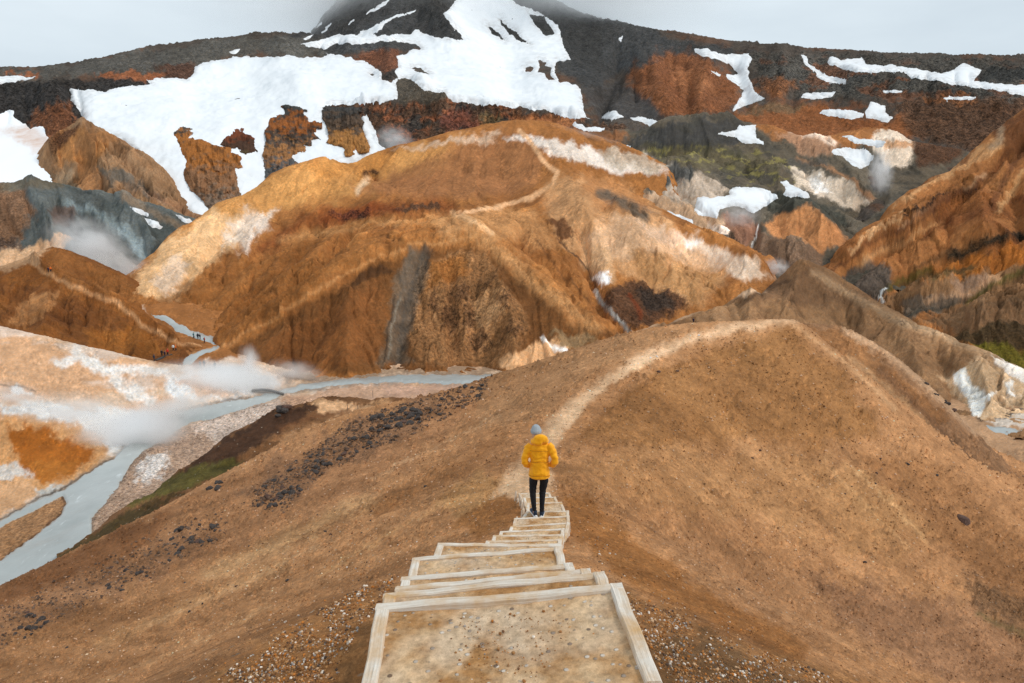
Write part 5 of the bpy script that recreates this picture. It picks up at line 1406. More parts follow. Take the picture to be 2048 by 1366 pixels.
m_fill, N_, L_, b_ = new_mat("trodden_gravel")
b_.inputs['Roughness'].default_value = .95
b_.inputs['Specular IOR Level'].default_value = .15
P_ = N_.new("ShaderNodeTexCoord").outputs['Object']
n1_ = N_noise(N_, L_, P_, 26, 6, .7); n2_ = N_noise(N_, L_, P_, 4, 5, .6)
c_ = N_mix(N_, L_, N_map(N_, L_, n2_, .40, .60, 0, 1), (.40, .20, .075), (.66, .44, .25))
c_ = N_mix(N_, L_, N_map(N_, L_, N_noise(N_, L_, P_, 1.7, 4, .6), .5, .66, 0, .8), c_, (.62, .47, .33))
k_ = N_.new("ShaderNodeCombineColor"); kk_ = N_map(N_, L_, n1_, .3, .7, .62, 1.35)
for i in range(3): L_.new(kk_, k_.inputs[i])
c_ = N_mix(N_, L_, 1.0, c_, k_.outputs[0], 'MULTIPLY')
v_ = N_.new("ShaderNodeTexVoronoi"); v_.inputs['Scale'].default_value = 38; L_.new(P_, v_.inputs['Vector'])
s_ = N_.new("ShaderNodeSeparateColor"); L_.new(v_.outputs['Color'], s_.inputs[0])
pk_ = N_math(N_, L_, 'MULTIPLY', N_map(N_, L_, s_.outputs[0], .80, .81, 0, 1), N_map(N_, L_, v_.outputs['Distance'], .25, .4, 1, 0))
c_ = N_mix(N_, L_, pk_, c_, N_mix(N_, L_, s_.outputs[1], (.18, .11, .07), (.68, .58, .48)))
L_.new(c_, b_.inputs['Base Color'])
bp_ = N_.new("ShaderNodeBump"); bp_.inputs['Strength'].default_value = .7; bp_.inputs['Distance'].default_value = .02
L_.new(N_math(N_, L_, 'ADD', n1_, N_math(N_, L_, 'MULTIPLY', pk_, .5)), bp_.inputs['Height']); L_.new(bp_.outputs[0], b_.inputs['Normal'])


def board(name, a, b, th, h, parent, up=None, inset=0.0, seed=0):
    """A sawn board from a to b (its top outer edge), th thick sideways to the right of a->b, h deep, with softened, slightly worn edges."""
    ax = (b - a); ln = ax.length; ax.normalize()
    side = ax.cross(Vector((0, 0, 1))).normalized()
    upv = side.cross(ax).normalized()
    rnd = random.Random(seed)
    bm = bmesh.new()
    lay = bm.verts.layers.float_vector.new("along")
    n = 10
    rings = []
    for i in range(n + 1):
        t = i / n
        c = ax * (ln * t) + upv * (rnd.uniform(-.004, .004)) + side * rnd.uniform(-.003, .003)
        e = .006
        prof = [(0, -e), (e, 0), (th - e, 0), (th, -e), (th, -h), (0, -h)]
        rings.append([bm.verts.new(c + side * x + upv * (z + rnd.uniform(-.0015, .0015))) for x, z in prof])
        for vv, (x, z) in zip(rings[-1], prof): vv[lay] = Vector((ln * t + seed * 3.7, x + seed, z))
    for r0, r1 in zip(rings[:-1], rings[1:]):
        for j in range(6):
            bm.faces.new((r0[j], r0[(j + 1) % 6], r1[(j + 1) % 6], r1[j]))
    bm.faces.new(rings[0][::-1]); bm.faces.new(rings[-1])
    bmesh.ops.recalc_face_normals(bm, faces=bm.faces)
    me = bpy.data.meshes.new(name); bm.to_mesh(me); bm.free()
    o = link(name, me, m_wood, parent)
    o.location = a - parent_origin(parent)
    return o


def parent_origin(p):
    v = Vector((0, 0, 0))
    while p is not None:
        v += p.location; p = p.parent
    return v


stairs = bpy.data.objects.new("staircase", None)
COL.objects.link(stairs)
stairs.location = STEPS[0][0].lerp(STEPS[0][1], .5)
set_props(stairs, "pale wooden box staircase filled with gravel, leading down the ridge to the path", "staircase")
TREADS = []
for k, (l, r) in enumerate(STEPS):
    if k == 0: bl, br = l + Vector((.15, -1.7, 0)), r + Vector((.10, -1.7, 0))
    else:
        pl, pr = STEPS[k - 1]
        bl = Vector((pl.x, pl.y - .03, l.z)); br = Vector((pr.x, pr.y - .03, r.z))
        if (bl - l).length < .16:
            bl = l + Vector((0, -.2, 0)); br = r + Vector((0, -.2, 0))
    bl.z += .004; br.z += .004
    # gravel fill: a lumpy sheet a little below the boards
    nx, ny = 26, 14
    vs, fs = [], []
    for j in range(ny + 1):
        for i in range(nx + 1):
            s, t = i / nx, j / ny
            p = l.lerp(r, s).lerp(bl.lerp(br, s), t)
            sag = .012 + .008 * mnoise.noise(p * 3.1) + .006 * mnoise.noise(p * 11)
            vs.append((p.x - stairs.location.x, p.y - stairs.location.y, p.z - stairs.location.z - sag - (.02 if k == 0 else 0) * math.sin(math.pi * s)))
    for j in range(ny):
        for i in range(nx):
            a = j * (nx + 1) + i
            fs.append((a, a + 1, a + nx + 2, a + nx + 1))
    st = link("step", mesh_from("step", np.array(vs), np.array(fs)[:, ::-1]), m_fill, stairs)
    TREADS.append((l, r, bl, br))
    h = .16 if k not in (5, 6, 7, 8) else .22
    board("riser_board", l, r, .046, h, st, seed=k)
    hs = .34 if 8 <= k <= 13 else .16
    ll = bl - l
    board("side_board", bl, l - Vector((0, .003, 0)), .055, .16, st, seed=k + 50)
    board("side_board", r - Vector((0, .003, 0)), br if k else r.lerp(br, .36), .055, hs, st, seed=k + 90)


def stake(p, h, w, parent, seed):
    rnd = random.Random(seed)
    bm = bmesh.new()
    bot = [bm.verts.new((x * w, y * w, -h)) for x, y in ((-.5, -.35), (.5, -.35), (.5, .35), (-.5, .35))]
    top = [bm.verts.new((x * w * .8, y * w * .8, rnd.uniform(-.01, .02))) for x, y in ((-.5, -.35), (.5, -.35), (.5, .35), (-.5, .35))]
    tip = bm.verts.new((rnd.uniform(-.01, .01), 0, rnd.uniform(.03, .06)))
    for i in range(4):
        bm.faces.new((bot[i], bot[(i + 1) % 4], top[(i + 1) % 4], top[i])); bm.faces.new((top[i], top[(i + 1) % 4], tip))
    bm.faces.new(bot[::-1])
    me = bpy.data.meshes.new("stake"); bm.to_mesh(me); bm.free()
    o = link("stake", me, m_wood, parent)
    o.location = p - parent_origin(parent); o.rotation_euler = (rnd.uniform(-.08, .08), rnd.uniform(-.08, .08), rnd.uniform(0, 1))
    return o


for k, (l, r, bl, br) in enumerate(TREADS):
    st = [c for c in stairs.children if c.name.startswith("step")][k]
    if k >= 14:
        for t_ in (.05, .5): stake(l.lerp(bl, t_) + Vector((-.06, 0, .03)), .45, .05, st, k * 5 + int(t_ * 10))

# ------------------------------------------------------------------ stones
def rock_mesh(seed, sub=2):
    rnd = random.Random(seed)
    bm = bmesh.new()
    bmesh.ops.create_icosphere(bm, subdivisions=sub, radius=1.0)
    planes = [(Vector((rnd.gauss(0, 1), rnd.gauss(0, 1), rnd.gauss(0, 1))).normalized(), rnd.uniform(.55, .85)) for _ in range(9)]
    sc = Vector((rnd.uniform(.8, 1.2), rnd.uniform(.7, 1.1), rnd.uniform(.55, .85)))
    for v in bm.verts:
        c = v.co.copy()
        for nrm, dd in planes:
            e = c.dot(nrm) - dd
            if e > 0: c -= nrm * e
        c += v.co * .10 * mnoise.noise(v.co * 2.7 + Vector((seed, 0, 0)))
        v.co = Vector((c.x * sc.x, c.y * sc.y, c.z * sc.z))
    me = bpy.data.meshes.new("rock"); bm.to_mesh(me); bm.free()
    return me


m_lava = simple_mat("dark_lava_rock", (.062, .050, .044), .9, .5, 3.0, .6, .05, .25)
m_redrock = simple_mat("rusty_lava_rock", (.10, .055, .04), .9, .45, 3.0, .6, .05, .25)
ROCKS = [rock_mesh(s) for s in range(8)]
for i, me in enumerate(ROCKS): me.materials.append(m_redrock if i == 6 else m_lava)
rk_rnd = random.Random(5)


def in_poly(x, y, poly):
    return bool(sd_poly(np.array([x]), np.array([y]), poly)[0] > 0)


ONES = "zeroth first second third fourth fifth sixth seventh eighth ninth tenth eleventh twelfth thirteenth fourteenth fifteenth sixteenth seventeenth eighteenth nineteenth".split()
TENS = {2: ("twentieth", "twenty"), 3: ("thirtieth", "thirty"), 4: ("fortieth", "forty"), 5: ("fiftieth", "fifty")}


def ordinal(n):
    if n < 20: return ONES[n]
    return TENS[n // 10][0] if n % 10 == 0 else TENS[n // 10][1] + "-" + ONES[n % 10]


def rocks_in(poly, n, lo, hi, label, group, grounds, red=.08):
    p = np.asarray(poly, float)
    x0, y0 = p.min(0); x1, y1 = p.max(0)
    done = tries = 0
    made = []
    while done < n and tries < n * 40:
        tries += 1
        x, y = rk_rnd.uniform(x0, x1), rk_rnd.uniform(y0, y1)
        if not in_poly(x, y, poly): continue
        w = hit(x, y, grounds)
        if w is None: continue
        px = 1.35 * (lo + (hi - lo) * rk_rnd.random() ** 1.6)
        s = px * w.y / FPX * .5
        me = ROCKS[6] if rk_rnd.random() < red else ROCKS[rk_rnd.choice((0, 1, 2, 3, 4, 5, 7))]
        o = bpy.data.objects.new("boulder", me); COL.objects.link(o)
        o.location = w + Vector((0, 0, s * .18)); o.scale = (s, s, s * rk_rnd.uniform(.8, 1.15))
        o.rotation_euler = (rk_rnd.uniform(-.4, .4), rk_rnd.uniform(-.4, .4), rk_rnd.uniform(0, 6.28))
        made.append((x, o, px))
        done += 1
    made.sort(key=lambda q: q[0])
    for i, (x, o, px) in enumerate(made):
        size = "large " if px > 1.35 * (lo + .6 * (hi - lo)) else "small " if px < 1.35 * (lo + .15 * (hi - lo)) else ""
        set_props(o, f"{size}{label}, {ordinal(i + 1)} from the left", "boulder", group)


rocks_in([(725, 850), (760, 824), (800, 815), (842, 822), (838, 850), (790, 862), (740, 868)], 48, 6, 17, "black boulder in the dense pile at the slope's brow", "boulders of the dense pile on the brow", [F])
rocks_in([(560, 955), (600, 918), (640, 905), (690, 880), (740, 870), (760, 895), (690, 915), (640, 945), (590, 960)], 56, 5, 12, "dark boulder in the long band below the pile", "boulders of the band below the dense pile", [F])
rocks_in([(490, 1000), (540, 958), (610, 965), (600, 1000), (560, 1025), (510, 1015)], 32, 5, 14, "dark boulder in the loose field mid left slope", "boulders on the middle of the left slope", [F])
rocks_in([(860, 800), (900, 782), (985, 757), (960, 795), (880, 835), (850, 845)], 16, 5, 12, "dark boulder on the crest above the river bend", "boulders along the crest above the river bend", [F])
rocks_in([(290, 1100), (380, 1045), (440, 1050), (420, 1085), (340, 1125)], 26, 5, 13, "dark stone on the slope above the green bank", "stones above the green bank", [F])
rocks_in([(170, 1160), (260, 1115), (310, 1150), (230, 1200)], 16, 5, 12, "dark stone low on the slope near the river", "stones low on the left slope", [F])
rocks_in([(5, 1250), (70, 1215), (100, 1250), (40, 1290)], 16, 6, 15, "dark stone in the cluster at the picture's left edge", "stones at the left edge", [F])
rocks_in([(542, 832), (560, 818), (578, 812), (576, 828), (552, 838)], 5, 12, 20, "black boulder perched on the dark hump", "boulders on the dark hump", [SPUR])
rocks_in([(405, 985), (425, 968), (445, 962), (442, 978), (415, 992)], 5, 9, 15, "black boulder at the green bank's edge", "boulders at the green bank", [SPUR, F])
rocks_in([(1835, 750), (1856, 762), (1915, 815), (1905, 825), (1860, 785)], 9, 5, 9, "dark stone on the right knoll's crest", "stones on the right knoll's crest", [F2], .4)
rocks_in([(1440, 900), (1700, 880), (1900, 1000), (2040, 1160), (1800, 1150), (1560, 1000)], 16, 3, 6, "dark stone in the sandy bowl right of the stairs", "stones in the sandy bowl", [F], .5)
rocks_in([(100, 1300), (560, 1060), (900, 900), (900, 960), (640, 1120), (300, 1330)], 22, 3, 7, "dark stone on the sandy slope left of the stairs", "stones on the sandy left slope", [F], .3)
for x, y, w_, red, lb in ((1927, 1042, 34, 1, "largest rust-brown rock, alone on the right slope"), (1815, 931, 12, 0, "dark grey stone in the right bowl, left of two"), (1873, 956, 14, 0, "dark grey oblong stone in the right bowl, right of two"),
                          (1317, 747, 11, 1, "brown rock just right of the path, left of a smaller one"), (1354, 745, 9, 1, "smaller brown rock right of the path"), (575, 1163, 13, 0, "single black stone on the sandy left slope, nearest the stairs"),
                          (1730, 1125, 11, 0, "dark stone with a drag mark in the lower right bowl"), (1478, 1180, 10, 0, "black stone low on the slope right of the stairs")):
    p_ = hit(x, y, [F])
    s = w_ * p_.y / FPX * .5
    o = bpy.data.objects.new("boulder", ROCKS[6 if red else 3]); COL.objects.link(o)
    o.location = p_ + Vector((0, 0, s * .15)); o.scale = (s, s * .8, s * .7); o.rotation_euler = (0, .2, x)
    set_props(o, lb, "boulder")

# loose gravel beside the stairs, far too many stones to count
m_grav, N_, L_, b_ = new_mat("loose_gravel_stones")
b_.inputs['Roughness'].default_value = .9
b_.inputs['Specular IOR Level'].default_value = .2
a_ = N_.new("ShaderNodeAttribute"); a_.attribute_name = "soil"
L_.new(a_.outputs['Color'], b_.inputs['Base Color'])


def gravel(name, spots, label):
    base = []
    for s in range(5):
        me = rock_mesh(100 + s, 1)
        co = np.zeros(len(me.vertices) * 3, np.float32); me.vertices.foreach_get("co", co)
        fc = np.array([list(p.vertices) for p in me.polygons])
        base.append((co.reshape(-1, 3), fc)); bpy.data.meshes.remove(me)
    pal = [lin(c) for c in ((150, 102, 60), (172, 124, 78), (196, 160, 124), (222, 208, 192), (120, 84, 58), (90, 72, 60), (190, 120, 56), (160, 150, 142), (140, 92, 50), (166, 116, 70), (180, 136, 92), (128, 88, 54))]
    vs, fs, cs, off = [], [], [], 0
    for (x, y, z, s, pi) in spots:
        co, fc = base[RNG.integers(5)]
        a = RNG.random() * 6.28
        R = np.array([[math.cos(a), -math.sin(a), 0], [math.sin(a), math.cos(a), 0], [0, 0, 1]])
        t = RNG.normal() * .5
        R = R @ np.array([[1, 0, 0], [0, math.cos(t), -math.sin(t)], [0, math.sin(t), math.cos(t)]])
        vs.append(co @ R.T * s + np.array([x, y, z + s * .25]))
        fs.append(fc + off); off += len(co)
        cs.append(np.tile(pal[pi] * RNG.uniform(.75, 1.15), (len(co), 1)))
    me = mesh_from(name, np.concatenate(vs), np.concatenate(fs), smooth=False)
    add_col(me, "soil", np.concatenate(cs))
    o = link(name, me, m_grav)
    set_props(o, label, "gravel", kind="stuff")
    return o


spots = []
areas = [([(380, 1420), (470, 1330), (560, 1270), (660, 1210), (745, 1165), (800, 1150), (770, 1200), (745, 1280), (730, 1420)], 5200, 3.5, 11),
         ([(1240, 1180), (1330, 1215), (1420, 1270), (1560, 1310), (1760, 1400), (1760, 1430), (1310, 1430), (1300, 1300)], 4600, 3.5, 11),
         ([(300, 1400), (600, 1180), (760, 1100), (880, 1060), (900, 1090), (780, 1150), (600, 1280), (420, 1420)], 700, 3, 7),
         ([(1140, 1040), (1200, 1080), (1330, 1190), (1500, 1260), (1500, 1310), (1300, 1220), (1150, 1110)], 600, 3, 7)]
for poly, n, lo, hi in areas:
    p = np.asarray(poly, float)
    x0, y0 = p.min(0); x1, y1 = p.max(0)
    xs, ys = RNG.uniform(x0, x1, n * 3), RNG.uniform(y0, y1, n * 3)
    cl = fbm(xs / 60, ys / 40, 3)
    ok = (sd_poly(xs, ys, poly) > 0) & (cl > RNG.uniform(-.45, .25, n * 3))
    for x, y in zip(xs[ok][:n], ys[ok][:n]):
        w = F.cast(x, y, True)
        if w is None: continue
        sx, sz = stair_at(w.y)
        if abs(w.x - sx) < .62: continue
        px = lo + (hi - lo) * RNG.random() ** 2.5
        spots.append((w.x, w.y, w.z, px * w.y / FPX * .5, int(RNG.integers(12))))
NEAR_SPOTS = spots
gravel("gravel", spots, "loose pale and brown gravel on both sides of the wooden stairs")
spots = []
for k, (l, r, bl, br) in enumerate(TREADS):
    nn = 2600 if k == 0 else (260 if k < 6 else 40)
    for _ in range(nn):
        s, t = RNG.uniform(.08, .92), RNG.uniform(.06, .95)
        p = l.lerp(r, s).lerp(bl.lerp(br, s), t)
        spots.append((p.x, p.y, p.z - .03, RNG.uniform(.0015, .004) + .007 * RNG.random() ** 12, int(RNG.choice([0, 1, 2, 8, 9, 10, 11, 4, 0, 1, 9, 3, 6, 7]))))
gravel("tread_gravel", spots, "small stones trodden into the gravel treads of the stairs")


def pebbles(name, grounds, n, box, lo, hi, label, poly=None, tint=None, gamma=3.0, clump=60.):
    """Countless small stones lying on the ground, each an angular eight-sided chip in the colour of its soil, lighter or darker."""
    xs, ys = RNG.uniform(box[0], box[2], n), RNG.uniform(box[1], box[3], n)
    keep = fbm(xs / clump, ys / clump * 1.6, 3) > RNG.uniform(-.6, .35, n)
    if poly is not None: keep &= sd_poly(xs, ys, poly) > 0
    xs, ys = xs[keep], ys[keep]
    S = grounds
    ok_x, P, Csoil = [], [], []
    rx, ry, rz = ray(xs, ys)
    u, sl = rx / ry, rz / ry
    ci = np.round((u - S.U[0, 0]) / (S.U[0, 1] - S.U[0, 0])).astype(int)
    good = (ci >= 0) & (ci < S.n)
    slope = S.Z / S.Y
    run = np.maximum.accumulate(slope, axis=0)
    for x, s_, c in zip(u[good], sl[good], ci[good]):
        i = int(np.searchsorted(run[:, c], s_))
        if i >= S.m - 1: continue
        d = S.Y[i, c]
        P.append((x * d, d, S.Z[i, c])); Csoil.append(S.col[i, c])
    P = np.array(P); Csoil = np.array(Csoil)
    sx = np.array([stair_at(y)[0] if y < 17 else -99 for y in P[:, 1]]) if S is F else np.full(len(P), -99.)
    k = np.abs(P[:, 0] - sx) > .62
    P, Csoil = P[k], Csoil[k]
    m = len(P)
    s = (lo + (hi - lo) * RNG.random(m) ** gamma) * P[:, 1] / FPX * .5
    octa = np.array([[1, 0, 0], [0, 1, 0], [-1, 0, 0], [0, -1, 0], [0, 0, .9], [0, 0, -.9]])
    fc = np.array([[0, 1, 4], [1, 2, 4], [2, 3, 4], [3, 0, 4], [1, 0, 5], [2, 1, 5], [3, 2, 5], [0, 3, 5]])
    jit = octa[None] * (1 + RNG.uniform(-.35, .35, (m, 6, 1))) + RNG.uniform(-.2, .2, (m, 6, 3))
    a = RNG.random(m) * 6.28
    ca, sa = np.cos(a)[:, None], np.sin(a)[:, None]
    v = np.stack([jit[..., 0] * ca - jit[..., 1] * sa, jit[..., 0] * sa + jit[..., 1] * ca, jit[..., 2]], -1) * s[:, None, None]
    v += P[:, None, :] + np.array([0, 0, 1]) * (s * .3)[:, None, None]
    f = (fc[None] + (np.arange(m) * 6)[:, None, None]).reshape(-1, 3)
    t = RNG.random(m)
    gain = np.where(t < .35, RNG.uniform(.5, .85, m), np.where(t < .82, RNG.uniform(.95, 1.4, m), RNG.uniform(1.5, 2.3, m)))
    c = Csoil * gain[:, None]
    if tint is not None: c = c * 0 + lin(tint) * RNG.uniform(.6, 1.6, m)[:, None]
    else:
        pale = (t > .82)[:, None]
        c = np.where(pale, c * .5 + .5 * c.mean(-1, keepdims=True) * np.array([1.15, 1.0, .82]), c)
    c = np.minimum(c, .72)
    me = mesh_from(name, v.reshape(-1, 3), f, smooth=False)
    add_col(me, "soil", np.repeat(c, 6, axis=0))
    o = link(name, me, m_grav)
    set_props(o, label, "gravel", kind="stuff")


pebbles("pebbles", F, 60000, (-40, 650, 2090, 1400), 1.4, 5.5, "fine stones strewn over the sandy foreground ridge")
pebbles("rubble", F, 12000, (480, 750, 1000, 1030), 2.8, 9.0, "dark lava rubble around the boulder piles on the left slope",
        [(480, 1010), (560, 940), (640, 890), (720, 835), (850, 795), (985, 752), (960, 800), (850, 860), (740, 905), (640, 955), (570, 1030)], (98, 78, 64), 2.2, 34.)
pebbles("lava_chips", F, 4200, (0, 1020, 470, 1300), 3.0, 8.5, "dark lava chips low on the left slope",
        [(0, 1215), (200, 1125), (330, 1050), (460, 1020), (450, 1080), (300, 1150), (120, 1240), (0, 1300)], (100, 80, 66), 2.4, 30.)
pebbles("river_gravel", V, 6500, (170, 790, 640, 1100), 1.6, 5.0, "gravel of the bar beside the river",
        [(184, 1068), (190, 1030), (254, 940), (303, 894), (349, 864), (438, 834), (560, 800), (540, 850), (420, 930), (300, 990), (220, 1060)], None, 2.5, 40.)

# ------------------------------------------------------------------ people
def tube(bm, pts, seg=14):
    """Closed tube through (centre, rx, ry) rings; rx across, ry in depth, rings lie across the path."""
    rings = []
    n = len(pts)
    for i, (c, rx, ry) in enumerate(pts):
        c = Vector(c)
        a = Vector(pts[max(i - 1, 0)][0]); b = Vector(pts[min(i + 1, n - 1)][0])
        t = (b - a).normalized()
        u = Vector((1, 0, 0)) - t * t.x
        if u.length < .3: u = Vector((0, 1, 0)) - t * t.y
        u.normalize(); w = t.cross(u).normalized()
        rings.append([bm.verts.new(c + u * rx * math.cos(2 * math.pi * k / seg) + w * ry * math.sin(2 * math.pi * k / seg)) for k in range(seg)])
    for r0, r1 in zip(rings[:-1], rings[1:]):
        for k in range(seg):
            bm.faces.new((r0[k], r0[(k + 1) % seg], r1[(k + 1) % seg], r1[k]))
    bm.faces.new(rings[0][::-1]); bm.faces.new(rings[-1])


def ball(bm, c, r, seg=14):
    m = Matrix.Translation(Vector(c)) @ Matrix.Diagonal((r[0], r[1], r[2], 1))
    bmesh.ops.create_uvsphere(bm, u_segments=seg, v_segments=seg - 4, radius=1.0, matrix=m)


def fused(name, shapes, voxel=.012, smooth=6):
    """Several overlapping closed shapes grown into one continuous skin."""
    bm = bmesh.new()
    for f in shapes: f(bm)
    bmesh.ops.recalc_face_normals(bm, faces=bm.faces)
    me = bpy.data.meshes.new(name); bm.to_mesh(me); bm.free()
    o = bpy.data.objects.new(name, me); COL.objects.link(o)
    md = o.modifiers.new("r", 'REMESH'); md.mode = 'VOXEL'; md.voxel_size = voxel; md.use_smooth_shade = True
    sm = o.modifiers.new("s", 'SMOOTH'); sm.iterations = smooth; sm.factor = .5
    dg = bpy.context.evaluated_depsgraph_get(); dg.update()
    out = bpy.data.meshes.new_from_object(o.evaluated_get(dg))
    out.name = name
    bpy.data.objects.remove(o); bpy.data.meshes.remove(me)
    return out


T = lambda *p: (lambda bm: tube(bm, p))
Bl = lambda c, r: (lambda bm: ball(bm, c, r))

m_skin = simple_mat("skin", (.55, .33, .24), .6, .1, 20, 0)
m_yellow, N_, L_, b_ = new_mat("yellow_padded_fabric")
b_.inputs['Roughness'].default_value = .62
b_.inputs['Specular IOR Level'].default_value = .25
b_.inputs['Sheen Weight'].default_value = .15
P_ = N_.new("ShaderNodeTexCoord").outputs['Object']
f_ = N_map(N_, L_, N_noise(N_, L_, P_, 9, 4, .6), .3, .7, 0, 1)
L_.new(N_mix(N_, L_, f_, (.88, .35, .002), (1.0, .45, .004)), b_.inputs['Base Color'])
bp_ = N_.new("ShaderNodeBump"); bp_.inputs['Strength'].default_value = .8; bp_.inputs['Distance'].default_value = .02
L_.new(N_noise(N_, L_, P_, 13, 3, .5), bp_.inputs['Height']); L_.new(bp_.outputs[0], b_.inputs['Normal'])
m_black = simple_mat("black_leggings", (.008, .008, .010), .75, .3, 30, .1, .003, .3)
m_beanie = simple_mat("grey_blue_knit", (.34, .365, .385), .9, .15, 60, .6, .006, .1)
m_navy = simple_mat("navy_canvas", (.02, .035, .065), .8, .2, 40, .1, .003)
m_sole = simple_mat("white_rubber", (.75, .75, .75), .6, .05, 20, 0)

# the walker, seen from behind: +Y is the way she walks, x to her right
hx = -.065
body = fused("person_body", [
    T(((0, 0, .80), .13, .09), ((0, .0, .92), .135, .095), ((0, .0, 1.08), .12, .085), ((0, .0, 1.26), .16, .10), ((0, .0, 1.37), .15, .085), ((-.01, .01, 1.43), .06, .06), ((-.03, .02, 1.50), .052, .055)),
    Bl((hx, .045, 1.575), (.075, .092, .11)), Bl((hx, .135, 1.562), (.013, .02, .02)), Bl((hx, .122, 1.528), (.026, .012, .008)),
    Bl((hx - .032, .122, 1.585), (.014, .010, .010)), Bl((hx + .032, .122, 1.585), (.014, .010, .010)), Bl((hx - .076, .04, 1.575), (.012, .022, .032)), Bl((hx + .076, .04, 1.575), (.012, .022, .032)),
    T(((-.17, 0, 1.35), .05, .05), ((-.245, -.04, 1.10), .042, .042), ((-.18, .14, .93), .03, .03), ((-.15, .19, .90), .036, .02)),
    T(((.17, 0, 1.35), .05, .05), ((.265, -.04, 1.12), .042, .042), ((.19, .14, .95), .03, .03), ((.15, .19, .92), .036, .02)),
    T(((-.09, 0, .86), .07, .08), ((-.108, .01, .70), .06, .07), ((-.118, .02, .50), .04, .045), ((-.112, .0, .40), .038, .045), ((-.10, -.02, .28), .034, .04), ((-.085, -.03, .12), .028, .033), ((-.085, .0, .05), .033, .05)),
    T(((.09, 0, .86), .07, .08), ((.088, .025, .70), .06, .07), ((.062, .05, .50), .04, .045), ((.058, .035, .40), .038, .045), ((.054, .02, .28), .034, .04), ((.05, .01, .11), .028, .033), ((.05, .04, .05), .033, .05))], .012)
leggings = fused("leggings", [
    T(((0, .0, .93), .14, .09), ((0, .0, .82), .145, .10), ((0, -.0, .74), .12, .09)),
    T(((-.08, .0, .84), .08, .09), ((-.106, .01, .70), .080, .090), ((-.118, .02, .50), .058, .066), ((-.112, .0, .40), .056, .066), ((-.10, -.02, .28), .048, .056), ((-.085, -.03, .135), .036, .04)),
    T(((.08, .0, .84), .08, .09), ((.088, .02, .70), .080, .090), ((.062, .05, .50), .058, .066), ((.058, .035, .40), .056, .066), ((.054, .02, .28), .048, .056), ((.05, .01, .105), .036, .04))], .011)
jacket = fused("jacket", [
    T(((0, .0, .765), .175, .125), ((0, .0, .785), .195, .14), ((0, .0, .88), .19, .138), ((0, 0, .97), .172, .128), ((0, 0, 1.08), .165, .122), ((0, 0, 1.20), .18, .125), ((0, 0, 1.31), .19, .12), ((0, 0, 1.385), .165, .11), ((-.01, 0, 1.43), .105, .09), ((-.015, .0, 1.47), .085, .08)),
    T(((-.15, 0, 1.385), .07, .075), ((-.205, -.01, 1.32), .075, .08), ((-.245, -.03, 1.20), .068, .074), ((-.265, -.045, 1.09), .066, .07), ((-.25, -.01, 1.02), .064, .066), ((-.21, .08, .965), .058, .058), ((-.175, .15, .945), .05, .05)),
    T(((.15, 0, 1.385), .07, .075), ((.21, -.01, 1.32), .075, .08), ((.26, -.03, 1.20), .068, .074), ((.285, -.045, 1.10), .066, .07), ((.265, -.01, 1.035), .064, .066), ((.215, .08, .985), .058, .058), ((.175, .15, .96), .05, .05))], .012, 4)
hood = fused("hood", [
    T(((-.125, .05, 1.44), .04, .045), ((-.11, -.04, 1.45), .055, .055), ((-.05, -.10, 1.46), .06, .06), ((.03, -.11, 1.465), .062, .062), ((.10, -.06, 1.46), .06, .06), ((.125, .03, 1.45), .045, .05)),
    Bl((.02, -.085, 1.515), (.135, .075, .088)), Bl((-.05, -.10, 1.475), (.07, .05, .05)), Bl((.09, -.08, 1.50), (.06, .055, .06)), Bl((.03, -.10, 1.56), (.09, .05, .045))], .012, 3)
beanie = fused("beanie", [
    Bl((hx, .045, 1.635), (.092, .108, .085)), T(((hx, .045, 1.585), .094, .11), ((hx, .045, 1.60), .101, .117), ((hx, .045, 1.64), .101, .117), ((hx, .045, 1.655), .092, .108)),
    T(((hx, .045, 1.66), .085, .10), ((hx - .005, .03, 1.70), .07, .08), ((hx - .005, .02, 1.735), .035, .04))], .010, 3)


def shoe(sx, sy, sz, yaw, pitch):
    up = fused("shoe", [T(((0, -.075, .055), .036, .05), ((0, -.03, .06), .038, .055), ((0, .05, .045), .043, .04), ((0, .13, .035), .045, .028), ((0, .175, .03), .034, .02)), T(((0, -.04, .06), .036, .045), ((0, -.045, .115), .038, .045))], .008, 3)
    so = fused("sole", [T(((0, -.12, .012), .02, .014), ((0, -.10, .012), .038, .017), ((0, .0, .012), .040, .017), ((0, .10, .012), .048, .017), ((0, .17, .012), .038, .015), ((0, .20, .012), .018, .012)), Bl((0, -.105, .03), (.03, .018, .025))], .007, 2)
    return up, so, Matrix.Translation((sx, sy, sz)) @ Matrix.Rotation(yaw, 4, 'Z') @ Matrix.Rotation(pitch, 4, 'X')


l14, r14, bl14, br14 = TREADS[14]
ptread = l14.lerp(r14, .5).lerp(bl14.lerp(br14, .5), .30)
foot = at(1078, 1030, ptread.y)
person = bpy.data.objects.new("person", None); COL.objects.link(person)
person.location = (foot.x, ptread.y, ptread.z - .02)
person.rotation_euler = (0, 0, math.radians(-4))
person.scale = (1.03, 1.03, 1.03)
set_props(person, "person in a yellow hooded jacket, black leggings and grey-blue beanie walking down the stairs", "person")


def part(name, me, mat, parent):
    o = link(name, me, mat, parent)
    return o


